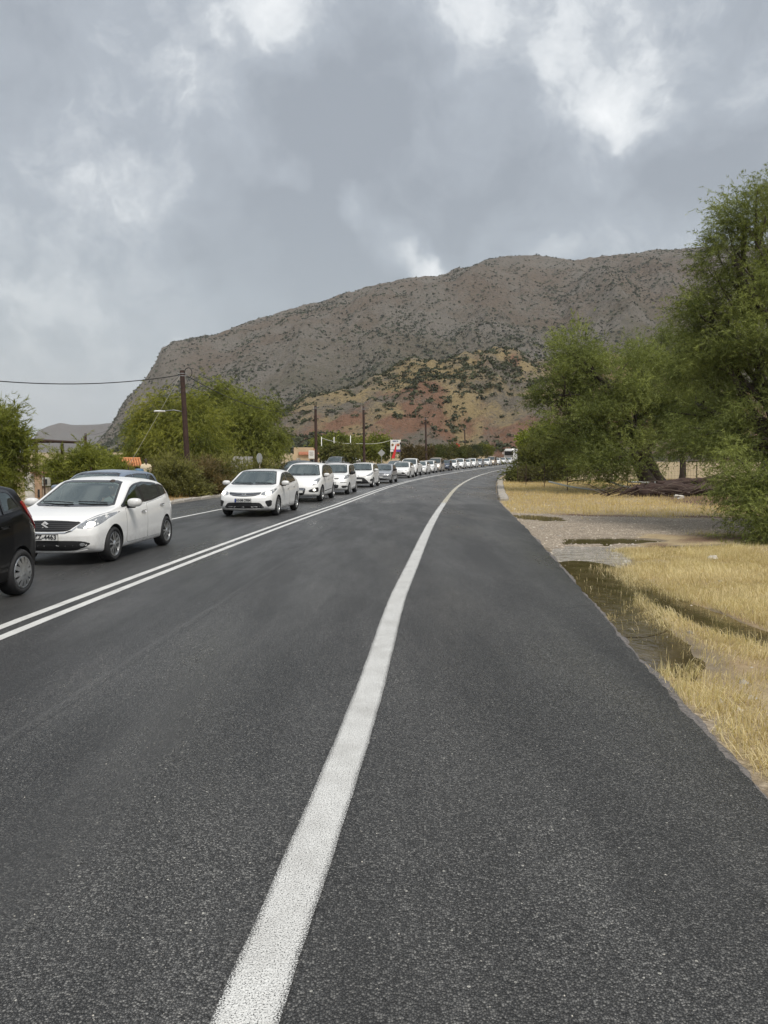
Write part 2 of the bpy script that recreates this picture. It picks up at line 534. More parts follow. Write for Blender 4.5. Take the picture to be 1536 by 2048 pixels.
def ground_material():
    m = bpy.data.materials.new('verge_ground')
    m.use_nodes = True
    N = NT(m.node_tree)
    P = N.n('ShaderNodeNewGeometry').outputs['Position']
    at = N.n('ShaderNodeAttribute', attribute_name='tint')
    sp = N.n('ShaderNodeSeparateColor', i={0: at.outputs['Color']})
    n_big = N.noise(P, 0.35, 5, .6)
    n_mid = N.noise(P, 4.0, 5, .65)
    n_fine = N.noise(P, 42.0, 4, .7)
    soil = N.mix(N.mr(n_mid, .3, .7), (.22, .165, .10), (.36, .28, .165))
    soil = N.mix(N.mr(n_fine, .35, .75, 0, .7), soil, (.50, .40, .23))
    soil = N.mix(N.mr(n_big, .5, .7, 0, .5), soil, (.25, .14, .075))
    vg = N.n('ShaderNodeTexVoronoi', i={'Scale': 24.0})
    N.t.links.new(P, vg.inputs['Vector'])
    stone = N.mix(N.mr(N.noise(vg.outputs['Color'], 1.0, 0), .3, .7), (.19, .155, .115), (.56, .48, .385))
    stone = N.mix(N.mr(vg.outputs['Distance'], .28, .6, 0, .8), stone, (.16, .125, .09))
    stone = N.mix(N.mr(n_mid, .5, .68, 0, .7), stone, (.36, .30, .225))
    mud = N.mix(N.mr(n_mid, .35, .65), (.12, .09, .055), (.25, .20, .135))
    litter = N.mix(N.mr(N.noise(P, 26.0, 4, .8), .35, .65), (.055, .03, .02), (.20, .12, .075))
    c = N.mix(sp.outputs[0], soil, stone)
    c = N.mix(N.mr(N.math('ADD', sp.outputs[1], N.mr(n_mid, .3, .7, -.2, .2)), .35, .75), c, mud)
    c = N.mix(N.mr(N.math('ADD', sp.outputs[2], N.mr(n_fine, .3, .7, -.3, .3)), .3, .8), c, litter)
    ht = N.math('ADD', N.math('MULTIPLY', vg.outputs['Distance'], -0.6), n_fine)
    b = N.n('ShaderNodeBsdfPrincipled', i={'Base Color': c, 'Roughness': N.mr(sp.outputs[1], 0, 1, .85, .42), 'Specular IOR Level': .35, 'Normal': N.bump(ht, .6, .02)})
    N.n('ShaderNodeOutputMaterial', i={0: b.outputs[0]})
    return m
M_GROUND = ground_material()
gro = grid_obj('ground', GX, GY, GZ, M_GROUND, None, np.stack([zg.ravel(), zb_.ravel(), zl.ravel()], 1))
tag(gro, kind='structure')

# ------------------------------------------------------------------ puddles
mw = bpy.data.materials.new('puddle_water')
mw.use_nodes = True
N = NT(mw.node_tree)
P = N.n('ShaderNodeNewGeometry').outputs['Position']
wc = N.mix(N.mr(N.noise(P, 3.0, 4), .35, .65), (.050, .034, .015), (.105, .078, .042))
b = N.n('ShaderNodeBsdfPrincipled', i={'Base Color': wc, 'Roughness': .05, 'Specular IOR Level': .7, 'Normal': N.bump(N.noise(P, 9.0, 4, .65), .35, .012)})
N.n('ShaderNodeOutputMaterial', i={0: b.outputs[0]})
mw2 = bpy.data.materials.new('shallow_rippled_water')
mw2.use_nodes = True
N = NT(mw2.node_tree)
P = N.n('ShaderNodeNewGeometry').outputs['Position']
str_ = N.n('ShaderNodeMapping', i={'Scale': (.55, 2.4, 1)})
N.t.links.new(P, str_.inputs[0])
wc = N.mix(N.mr(N.noise(str_.outputs[0], 6.0, 5, .75), .42, .58), (.17, .145, .11), (.50, .47, .42))  # pale streaks: whitish pebbles, with sky glint also put into the colour
b = N.n('ShaderNodeBsdfPrincipled', i={'Base Color': wc, 'Roughness': .10, 'Specular IOR Level': .8, 'Normal': N.bump(N.noise(str_.outputs[0], 7.0, 4, .65), 1.0, .12)})
N.n('ShaderNodeOutputMaterial', i={0: b.outputs[0]})
for ip_, (cx, cy, rx, ry, rot, lv) in enumerate(PUDDLES):
    vs, n = [(cx, cy, float(gz(cy)) + lv)], 40
    for j in range(n):
        an = 2 * PI * j / n
        dx, dy = rx * 1.9 * math.cos(an), ry * 1.8 * math.sin(an)
        x = cx + dx * math.cos(rot) - dy * math.sin(rot)
        y = cy + dx * math.sin(rot) + dy * math.cos(rot)
        x = max(x, float(f_right(y)) + .02)
        vs.append((x, y, float(gz(cy)) + lv))
    o = mesh_obj('puddle', vs, [(0, j + 1, (j + 1) % n + 1) for j in range(n)], mw2 if ip_ == 2 else mw)
    tag(o, kind='structure')

# ------------------------------------------------------------------ asphalt
def asphalt_nodes(N, P, fresh):
    """returns colour, roughness, height"""
    v1 = N.n('ShaderNodeTexVoronoi', i={'Scale': 118.0})
    N.t.links.new(P, v1.inputs['Vector'])
    cellv = N.n('ShaderNodeSeparateColor', i={0: v1.outputs['Color']})
    v2 = N.n('ShaderNodeTexVoronoi', i={'Scale': 46.0})
    N.t.links.new(P, v2.inputs['Vector'])
    big = N.n('ShaderNodeSeparateColor', i={0: v2.outputs['Color']})
    nz = N.noise(P, 60.0, 4, .7)
    c = N.ramp(cellv.outputs[0], [(0, (.020, .020, .0205)), (.45, (.072, .072, .072)), (.8, (.145, .144, .140)), (1, (.28, .275, .26))])
    c = N.mix(N.mr(v1.outputs['Distance'], .40, .66, 0, .8), c, (.012, .012, .012))
    c = N.mix(N.mr(nz, .45, .62, 0, .4), c, (.02, .02, .02))
    grain = N.math('MULTIPLY', N.math('GREATER_THAN', big.outputs[1], .985), N.math('LESS_THAN', v2.outputs['Distance'], .26))
    c = N.mix(grain, c, (.42, .41, .37))
    blot = N.noise(P, .7, 5, .6)
    c = N.mix(N.mr(blot, .4, .72, 0, .22), c, (.085, .085, .083))
    h = N.math('ADD', N.math('MULTIPLY', v1.outputs['Distance'], -1.0), N.math('MULTIPLY', nz, .8))
    return c, h, blot

def road_material():
    m = bpy.data.materials.new('road_asphalt')
    m.use_nodes = True
    N = NT(m.node_tree)
    P = N.n('ShaderNodeNewGeometry').outputs['Position']
    uv = N.n('ShaderNodeSeparateXYZ', i={0: N.n('ShaderNodeAttribute', attribute_name='ruv').outputs['Vector']})
    u, v = uv.outputs[0], uv.outputs[1]
    c, h, blot = asphalt_nodes(N, P, True)
    wob = N.mr(N.noise(P, .5, 2), .3, .7, -.035, .035)
    # longitudinal paving joint and tyre tracks
    su = N.math('ABSOLUTE', N.math('ADD', N.math('SUBTRACT', u, 1.52), wob))
    c = N.mix(N.mr(su, .03, .0, 0, .35), c, (.13, .13, .128))
    su2 = N.math('ABSOLUTE', N.math('SUBTRACT', N.math('ADD', u, wob), 1.60))
    c = N.mix(N.mr(su2, .015, .0, 0, .6), c, (.015, .015, .016))
    c = N.mix(N.mr(N.math('SUBTRACT', u, 1.52), -.05, .05, .22, 0), c, (.028, .028, .03))
    for tu in (.75, 2.35):
        tw = N.math('ABSOLUTE', N.math('SUBTRACT', N.math('ADD', u, wob), tu))
        c = N.mix(N.mr(tw, .42, .05, 0, .28, smooth=True), c, (.075, .075, .074))
    # older, paler surfacing further down the road
    vw = N.math('ADD', N.math('ADD', v, N.math('MULTIPLY', u, .25)), N.mr(N.noise(P, 1.5, 3), .3, .7, -.25, .25))
    old = N.mr(vw, 31.3, 31.9)
    oc = N.mix(N.mr(N.noise(P, 3.0, 5, .6), .3, .7), (.075, .075, .077), (.14, .138, .134))
    c = N.mix(N.math('MULTIPLY', old, .75), c, oc)
    stretch = N.n('ShaderNodeMapping', i={'Scale': (1.2, .22, 1)})
    N.t.links.new(P, stretch.inputs[0])
    wet = N.mr(N.noise(stretch.outputs[0], .55, 5, .6), .42, .62)
    tr = N.mr(N.noise(stretch.outputs[0], 1.1, 4, .55), .36, .66, .66, 1.22)
    c = N.mix(1.0, c, N.n('ShaderNodeCombineXYZ', i={0: tr, 1: tr, 2: tr}).outputs[0], 'MULTIPLY')
    rough = N.mr(wet, 0, 1, .48, .27)
    rough = N.math('SUBTRACT', rough, N.math('MULTIPLY', old, .06))
    b = N.n('ShaderNodeBsdfPrincipled', i={'Base Color': c, 'Roughness': rough, 'Specular IOR Level': .45, 'Normal': N.bump(h, .9, .008)})
    N.n('ShaderNodeOutputMaterial', i={0: b.outputs[0]})
    return m
M_ROAD = road_material()

def add_ruv(o, u, v):
    at = o.data.attributes.new('ruv', 'FLOAT_VECTOR', 'POINT')
    a_ = np.zeros((len(u), 3), np.float32)
    a_[:, 0], a_[:, 1] = u, v
    at.data.foreach_set('vector', a_.ravel())

ry = np.concatenate([np.arange(-40, 2, 1.), np.arange(2, 20, .06), np.arange(20, 60, .25), np.arange(60, 300, 1.5)])
jag = (fbm(ry * 1.3, ry * 0 + 5.5, 3) - .5) * .09 + (fbm(ry * 7., ry * 0 + 1.5, 4, .7) - .5) * .075
xr = f_right(ry) + jag * np.where(ry < 40, 1, .6)
xl = f_left(ry) + (fbm(ry * 1.1, ry * 0 + 9.5, 3) - .5) * .3
tt = np.linspace(0, 1, 14)
RX = xl[:, None] * (1 - tt) + xr[:, None] * tt
RY = np.repeat(ry[:, None], 14, 1)
RZ = gz(RY)
lip = .012 * (fbm(ry * 5, ry * 0 + 2.2, 3) - .5)
RX = np.concatenate([RX, xr[:, None] + .006, xr[:, None] + .03], 1)
RY = np.concatenate([RY, ry[:, None], ry[:, None]], 1)
RZ = np.concatenate([RZ, (gz(ry) - .022 + lip)[:, None], (gz(ry) - .12)[:, None]], 1)
road = grid_obj('road', RX, RY, RZ, M_ROAD)
add_ruv(road, (RX - f_dbl(RY)).ravel(), RY.ravel())
tag(road, kind='structure')

# older crumbling layer that sticks out below the right edge
mo = bpy.data.materials.new('old_asphalt_edge')
mo.use_nodes = True
N = NT(mo.node_tree)
P = N.n('ShaderNodeNewGeometry').outputs['Position']
c = N.mix(N.mr(N.noise(P, 30, 5, .7), .35, .65), (.07, .065, .062), (.21, .19, .18))
b = N.n('ShaderNodeBsdfPrincipled', i={'Base Color': c, 'Roughness': .7, 'Normal': N.bump(N.noise(P, 60, 4, .7), .8, .01)})
N.n('ShaderNodeOutputMaterial', i={0: b.outputs[0]})
oy = np.arange(2, 40, .05)
ow = .035 + .13 * np.clip(fbm(oy * 1.3, oy * 0 + 33.3, 3) - .32, 0, 1) * 1.3 + .06 * (fbm(oy * 9, oy * 0 + 3.3, 4, .7) - .5)
ox = f_right(oy)
oz = gz(oy) - .034
OX = np.stack([ox - .3, ox + ow * .7, ox + ow, ox + ow + .03], 1)
OY = np.repeat(oy[:, None], 4, 1)
OZ = np.stack([oz, oz - .004, oz - .012, oz - .08], 1)
tag(grid_obj('road_edge', OX, OY, OZ, mo), kind='structure')

# ------------------------------------------------------------------ painted lines
def line_material(name, wear, yellow_from=None, speck=True):
    m = bpy.data.materials.new(name)
    m.use_nodes = True
    N = NT(m.node_tree)
    P = N.n('ShaderNodeNewGeometry').outputs['Position']
    uv = N.n('ShaderNodeSeparateXYZ', i={0: N.n('ShaderNodeAttribute', attribute_name='ruv').outputs['Vector']})
    c, h, blot = asphalt_nodes(N, P, True)
    nz = N.noise(P, 170.0, 4, .7)
    n2 = N.noise(P, 3.0, 4, .6)
    paint = N.mix(N.mr(N.noise(P, 140, 3, .7), .3, .7), (.55, .55, .53), (.80, .80, .78))
    paint = N.mix(N.mr(n2, .4, .7, 0, .5), paint, (.40, .39, .37))
    if yellow_from:
        yf = N.math('MULTIPLY', N.mr(uv.outputs[1], yellow_from, yellow_from + .3), N.mr(uv.outputs[1], 70, 40, .25, .8))
        paint = N.mix(yf, paint, (.50, .455, .33))
    edge = N.math('ABSOLUTE', uv.outputs[0])
    worn = N.math('ADD', N.mr(nz, .40, .60, 0, 1), N.math('MULTIPLY', N.mr(edge, .72, 1.0), -.55))
    worn = N.math('ADD', worn, wear, clamp=True)
    worn = N.mr(worn, .35, .65)
    col = N.mix(worn, c, paint)
    b = N.n('ShaderNodeBsdfPrincipled', i={'Base Color': col, 'Roughness': .5, 'Normal': N.bump(h, .6, .005)})
    N.n('ShaderNodeOutputMaterial', i={0: b.outputs[0]})
    return m
def stripe(name, fx, width, y0, y1, mat, dz=.004, step=.12, jit=.006):
    ys = np.concatenate([np.arange(y0, min(24, y1), step), np.arange(24, y1, .8)]) if y0 < 24 else np.arange(y0, y1, .8)
    xc = fx(ys)
    sl = np.gradient(xc, ys)
    nx_, ny_ = 1 / np.sqrt(1 + sl ** 2), -sl / np.sqrt(1 + sl ** 2)
    k = np.linspace(-1, 1, 7)
    jl = (fbm(ys * 7, ys * 0 + width * 99, 3) - .5) * 2 * jit
    jr = (fbm(ys * 7 + 50, ys * 0 + width * 77, 3) - .5) * 2 * jit
    w = np.where(k[None, :] < 0, width / 2 + jl[:, None], width / 2 + jr[:, None])
    X = xc[:, None] + nx_[:, None] * k[None, :] * w
    Y = ys[:, None] + ny_[:, None] * k[None, :] * w
    o = grid_obj(name, X, Y, gz(Y) + dz, mat)
    add_ruv(o, np.repeat(k[None, :], len(ys), 0).ravel(), Y.ravel())
    tag(o, kind='structure')
    return o
M_EDGE = line_material('edge_line_paint', .30, yellow_from=31.2)
M_DBL = line_material('centre_line_paint', .62)
stripe('edge_line', lambda y: f_edge(y), .215, -10, 240, M_EDGE)
stripe('centre_line', lambda y: f_dbl(y) - .07, .125, -20, 280, M_DBL)
stripe('centre_line', lambda y: f_dbl(y) - .07 - .27, .125, -20, 280, M_DBL)
stripe('edge_line', lambda y: f_dbl(y) - 3.92, .13, 4, 280, M_DBL)

# ------------------------------------------------------------------ kerbs
M_CONC = pmat('kerb_concrete', (.36, .33, .29), .85, noise=.35, nscale=3, bump=.5, bscale=25)
def kerb(name, fx, y0, y1, w, hgt, length, dz, seed):
    rnd = random.Random(seed)
    root = empty(name, (0, 0, 0))
    tag(root, kind='structure')
    y = y0
    while y < y1:
        x = float(fx(y)); sl = float(fx(y + .5) - fx(y)) * 2
        mb = MB()
        mb.box((0, 0, hgt / 2), (w * rnd.uniform(.9, 1.1), length * .97, hgt * rnd.uniform(.85, 1.1)), bev=.015)
        o = mb.build('kerb_stone', M_CONC, root)
        o.location = (x, y, float(gz(y)) + dz)
        o.rotation_euler = (rnd.uniform(-.02, .02), rnd.uniform(-.03, .03), -math.atan(sl) + rnd.uniform(-.03, .03))
        y += length / math.sqrt(1 + sl * sl)
kerb('kerb', lambda y: f_left(y) - .05, 22, 70, .42, .30, 1.0, -.20, 3)
kerb('kerb', lambda y: f_right(y) + .30, 34, 64, .42, .24, .9, -.17, 4)

# ------------------------------------------------------------------ mountains
def hill_material(name, rock, soil, soil2, scrub, sc, haze_red=0.0, scrubamt=.5):
    m = bpy.data.materials.new(name)
    m.use_nodes = True
    N = NT(m.node_tree)
    P = N.n('ShaderNodeNewGeometry').outputs['Position']
    at = N.n('ShaderNodeAttribute', attribute_name='tint')
    sp = N.n('ShaderNodeSeparateColor', i={0: at.outputs['Color']})
    nb = N.noise(P, .010 * sc, 6, .62)
    nm = N.noise(P, .045 * sc, 6, .68, .6)
    nf = N.noise(P, .22 * sc, 5, .75)
    c = N.mix(N.mr(N.math('ADD', N.math('MULTIPLY', nm, .7), N.math('MULTIPLY', sp.outputs[0], .6)), .45, .85), soil, soil2)
    c = N.mix(N.mr(N.math('ADD', nb, N.math('MULTIPLY', nf, .35)), .62, .78), c, rock)
    c = N.mix(N.math('MULTIPLY', sp.outputs[1], N.mr(nf, .3, .6, .4, 1.)), c, rock)
    c = N.mix(N.math('MULTIPLY', N.mr(nf, .55, .68), scrubamt), c, scrub)
    b = N.n('ShaderNodeBsdfPrincipled', i={'Base Color': c, 'Roughness': .95, 'Specular IOR Level': .1, 'Normal': N.bump(N.math('ADD', nf, N.math('MULTIPLY', nm, 1.6)), 1.0, 9.0 / sc)})
    N.n('ShaderNodeOutputMaterial', i={0: b.outputs[0]})
    return m
M_MOUNT = hill_material('mountain_rock', (.250, .226, .195), (.215, .172, .135), (.180, .164, .122), (.058, .066, .040), 1.0, scrubamt=.9)
M_HILL = hill_material('hillside_soil', (.22, .195, .16), (.40, .31, .17), (.29, .17, .115), (.070, .070, .038), 3.5, scrubamt=.75)
M_FAR = hill_material('far_headland', (.19, .18, .175), (.17, .15, .14), (.2, .175, .155), (.08, .085, .065), .6)

def ridge_profile(pts, dist):
    xs = np.array([(p[0] - 768) / 1538.0 * dist for p in pts])
    zs = np.array([(921 - p[1]) / 1538.0 * dist + 1.75 for p in pts])
    return lambda s: np.interp(s, xs, zs)
def terrain(name, prof, dist, y0, y1, s0, s1, ns, ny, mat, shape, z0, rough, rscale, jitter, seed, back=.55, tintf=None):
    s = np.linspace(s0, s1, ns)
    yy = np.linspace(y0, y1, ny)
    S, Y = np.meshgrid(s, yy)
    X = S * (Y / dist)
    H = prof(S + (fbm(S * rscale * 3 + seed, Y * rscale * 3, 3) - .5) * jitter)
    t = (Y - y0) / (dist - y0)
    tf = np.clip(t, 0, 1)
    sh = shape(tf)
    zz = z0 + (H - z0) * sh
    b_ = np.clip((Y - dist) / (y1 - dist), 0, 1)
    zz = zz * (1 - back * b_ ** 1.3)
    env = np.clip(H / H.max(), .05, 1) * np.sin(np.clip(tf * .9 + .03, 0, 1) * PI) ** .7
    rel = (fbm(X * rscale + seed, Y * rscale * .55 + seed, 6, .52, True) - .62) * rough * env
    rel2 = (fbm(X * rscale * 9 + seed, Y * rscale * 9, 4, .55) - .5) * rough * .14 * (env + .12)
    Z = zz + rel + rel2
    att = np.zeros((X.size, 3))
    if tintf is not None:
        att[:] = tintf(S, Y, tf, Z).reshape(-1, 3)
    o = grid_obj(name, X, Y, Z, mat, None, att)
    tag(o, kind='structure')
    return X, Y, Z, S, tf

RID = [(0, 921), (150, 921), (182, 905), (200, 885), (230, 850), (260, 802), (298, 760), (318, 733), (330, 705), (352, 692), (450, 672), (560, 638), (640, 615), (720, 590), (800, 568), (870, 563), (905, 553), (960, 530), (1000, 523), (1100, 525), (1200, 520), (1290, 512), (1400, 513), (1536, 505), (1900, 520), (2400, 640)]
def t_mount(S, Y, tf, Z):
    a_ = np.zeros(S.shape + (3,))
    a_[..., 0] = sstep(.75 - tf, 0, .5)
    a_[..., 1] = sstep(tf, .8, 1.) * .35 + .9 * sstep(-300 - S, 0, 60)
    return a_
MX, MY, MZ, MS, MT = terrain('mountain', ridge_profile(RID, 1300.), 1300., 430., 2000., -560, 1250, 520, 230, M_MOUNT, lambda t: .80 * t + .20 * t ** 2 - .10 * np.sin(t * PI * 2) * .5, 4., 95., .0066, 14., 3.7, tintf=t_mount)
HID = [(300, 921), (470, 905), (510, 872), (545, 838), (620, 803), (700, 776), (800, 746), (900, 729), (985, 713), (1060, 719), (1110, 724), (1200, 728), (1300, 745), (1500, 790), (1800, 860), (2200, 921)]
def t_hill(S, Y, tf, Z):
    a_ = np.zeros(S.shape + (3,))
    nn = fbm(S * .045 + 3, Y * .03, 4) - .5
    a_[..., 0] = np.clip(1.0 * sstep(.58 - tf + 1.6 * nn, 0, .3) + .5 * sstep(S - 60, 0, 60) - .6 * sstep(tf, .7, .95), 0, 1.3)
    a_[..., 1] = .55 * sstep(-S, 20, 60) * sstep(.9 - tf, 0, .3)
    return a_
HX, HY, HZ, HS, HT = terrain('hillside', ridge_profile(HID, 380.), 380., 205., 640., -125, 330, 330, 210, M_HILL, lambda t: .62 * t + .38 * np.sin(t * PI / 2) - .07 * np.sin(t * PI * 2), 1.4, 26., .023, 5., 11.3, back=.8, tintf=t_hill)
FID = [(-200, 921), (40, 921), (70, 880), (80, 862), (100, 853), (125, 847), (150, 851), (200, 850), (260, 842), (330, 840), (400, 870), (500, 921)]
terrain('headland', ridge_profile(FID, 3200.), 3200., 2400., 3900., -2100, -450, 150, 40, M_FAR, lambda t: t ** .8, 3., 30., .004, 20., 5.1, back=.5)

# ------------------------------------------------------------------ foliage material
def leaf_material(name, tr=.35):
    m = bpy.data.materials.new(name)
    m.use_nodes = True
    N = NT(m.node_tree)
    at = N.n('ShaderNodeAttribute', attribute_name='tint').outputs['Color']
    d = N.n('ShaderNodeBsdfPrincipled', i={'Base Color': at, 'Roughness': .55, 'Specular IOR Level': .25})
    t = N.n('ShaderNodeBsdfTranslucent', i={0: N.mix(1.0, at, (1.3, 1.35, .8), 'MULTIPLY')})
    mx = N.n('ShaderNodeMixShader', i={0: tr, 1: d.outputs[0], 2: t.outputs[0]})
    N.n('ShaderNodeOutputMaterial', i={0: mx.outputs[0]})
    return m
M_LEAF = leaf_material('leaf_blades')
M_SCRUB = leaf_material('scrub_leaves', .15)
M_STRAW = leaf_material('dry_grass_blades', .3)
M_BARK = pmat('bark', (.055, .042, .034), .95, noise=.5, nscale=6, bump=1.0, bscale=14)

def blob_tris(rs, C, RAD, n_per, size, col, colvar=.25, flat=.7, up=.25):
    """leafy clumps: for every centre n_per random triangles spread through a half-ellipsoid"""
    n = len(C) * n_per
    idx = np.repeat(np.arange(len(C)), n_per)
    d = rs.normal(size=(n, 3))
    d /= np.linalg.norm(d, axis=1, keepdims=True)
    d[:, 2] = np.abs(d[:, 2]) * .95 - .1
    rr = RAD[idx][:, None] * (rs.rand(n, 1) ** .4)
    p = C[idx] + d * rr * np.array([1, 1, flat]) 
    sz = (size * (RAD[idx] ** .5))[:, None] * rs.uniform(.6, 1.3, (n, 1))
    nrm = d + rs.normal(scale=.5, size=(n, 3)) + np.array([0, 0, up])
    nrm /= np.linalg.norm(nrm, axis=1, keepdims=True)
    t1 = np.cross(nrm, rs.normal(size=(n, 3)))
    t1 /= np.linalg.norm(t1, axis=1, keepdims=True) + 1e-9
    t2 = np.cross(nrm, t1)
    V = np.stack([p + t1 * sz, p - t1 * sz * .5 + t2 * sz * .8, p - t1 * sz * .5 - t2 * sz * .8], 1).reshape(-1, 3)
    base = np.asarray(col)[None, :] if np.ndim(col) == 1 else np.asarray(col)[idx]
    cv = base * (1 + colvar * rs.normal(size=(len(C), 1))[idx]) * rs.uniform(.8, 1.2, (n, 1))
    return V, np.arange(n * 3).reshape(-1, 3), np.repeat(np.clip(cv, .004, 1), 3, 0)

def scatter_scrub(name, X, Y, Z, mask, count, rmin, rmax, n_per, size, col, seed, label, flat=.7):
    rs = np.random.RandomState(seed)
    ny, nx = X.shape
    pr = np.clip(mask[:-1, :-1], 0, None).ravel()
    cell = rs.choice(len(pr), count, p=pr / pr.sum())
    j, i = cell // (nx - 1), cell % (nx - 1)
    a_, b_ = rs.rand(count), rs.rand(count)
    def ip(A):
        return A[j, i] * (1 - a_) * (1 - b_) + A[j, i + 1] * a_ * (1 - b_) + A[j + 1, i] * (1 - a_) * b_ + A[j + 1, i + 1] * a_ * b_
    C = np.stack([ip(X), ip(Y), ip(Z)], 1)
    RAD = rmin + (rmax - rmin) * rs.rand(count) ** 2.2
    V, T, A = blob_tris(rs, C, RAD, n_per, size, col, flat=flat)
    o = fast_tris(name, V, T, M_SCRUB, None, A)
    tag(o, label, 'scrub', kind='stuff')
hp = np.exp(-(((HS - 25) / 32) ** 2 + ((HT - .74) / .10) ** 2)) * 1.6 + np.exp(-(((HS - 50) / 45) ** 2 + ((HT - .48) / .14) ** 2)) * 1.5 + np.exp(-(((HS - 58) / 22) ** 2 + ((HT - .86) / .05) ** 2))
hp = hp + 1.1 * sstep(-HS, 5, 40) * (HT < .93) + .8 * np.exp(-(((HT - .12) / .1) ** 2))
hn = sstep(fbm(HX * .055 + 5, HY * .035, 4), .42, .60)
hm = (hp * (.25 + hn) + .30 * hn + .05) * (1 - .85 * sstep(HT, .80, .92)) * (HT < 1.0) * (HY < 385)
scatter_scrub('hillside_scrub', HX, HY, HZ, hm, 6500, .35, 2.6, 20, .44, (.050, .056, .028), 5, 'dark green scrub scattered over the low tan and red hillside')
mm = (.35 + 1.3 * sstep(fbm(MX * .012 + 2, MY * .006, 4), .45, .6) + .8 * sstep(fbm(MX * .05, MY * .05, 3), .5, .7)) * (MT < 1.0) * (MZ > 6)
mm = mm * (1.1 - .35 * MT) * (MY / 900.) ** .5
scatter_scrub('mountain_scrub', MX, MY, MZ, mm, 34000, .6, 3.3, 5, 1.08, (.046, .054, .030), 6, 'grey green scrub speckled across the big rocky mountain', .6)
# ================================================================== vehicles
def chaikin(pts, it=2, closed=False, q=.25):
    pts = [np.array(p, float) for p in pts]
    for _ in range(it):
        out = [] if closed else [pts[0]]
        rng = range(len(pts)) if closed else range(len(pts) - 1)
        for k in rng:
            a_, b_ = pts[k], pts[(k + 1) % len(pts)]
            if closed or k > 0:
                out.append(a_ * (1 - q) + b_ * q)
            if closed or k < len(pts) - 2:
                out.append(a_ * q + b_ * (1 - q))
        if not closed:
            out.append(pts[-1])
        pts = out
    return pts

def in_poly(p, poly):
    x, y = p[0], p[1]
    c = False
    n = len(poly)
    j = n - 1
    for i in range(n):
        yi, yj = poly[i][1], poly[j][1]
        if (yi > y) != (yj > y) and x < (poly[j][0] - poly[i][0]) * (y - yi) / (yj - yi) + poly[i][0]:
            c = not c
        j = i
    return c

def area(poly):
    return .5 * sum(poly[k][0] * poly[(k + 1) % len(poly)][1] - poly[(k + 1) % len(poly)][0] * poly[k][1] for k in range(len(poly)))

def inset(poly, d):
    """offset a polygon inwards (outwards for negative d)"""
    n = len(poly)
    s = 1 if area(poly) > 0 else -1
    out = []
    for k in range(n):
        p0, p1, p2 = (np.array(poly[(k + m) % n], float) for m in (-1, 0, 1))
        e1, e2 = p1 - p0, p2 - p1
        e1 = e1 / (np.linalg.norm(e1) + 1e-9); e2 = e2 / (np.linalg.norm(e2) + 1e-9)
        n1, n2 = np.array([-e1[1], e1[0]]) * s, np.array([-e2[1], e2[0]]) * s
        b_ = n1 + n2
        l = np.linalg.norm(b_)
        b_ = b_ / l if l > 1e-6 else n1
        k_ = max(.45, float(b_ @ n1))
        out.append(p1 + b_ * d / k_)
    return out

def mirror_half(half):
    """half outline listed from y=0 top to y=0 bottom (y >= 0) -> full closed outline"""
    return list(half) + [(-p[0], p[1]) for p in reversed(half) if abs(p[0]) > 1e-6]

def fillet(poly, r):
    out = []
    n = len(poly)
    for k in range(n):
        p0, p1, p2 = (np.array(poly[(k + m) % n], float) for m in (-1, 0, 1))
        a_, b_ = p0 - p1, p2 - p1
        la, lb = np.linalg.norm(a_), np.linalg.norm(b_)
        t = min(r, la * .45, lb * .45)
        q0, q2 = p1 + a_ / la * t, p1 + b_ / lb * t
        for s in (0, .33, .67, 1):
            out.append(tuple((1 - s) ** 2 * q0 + 2 * s * (1 - s) * p1 + s * s * q2))
    return out

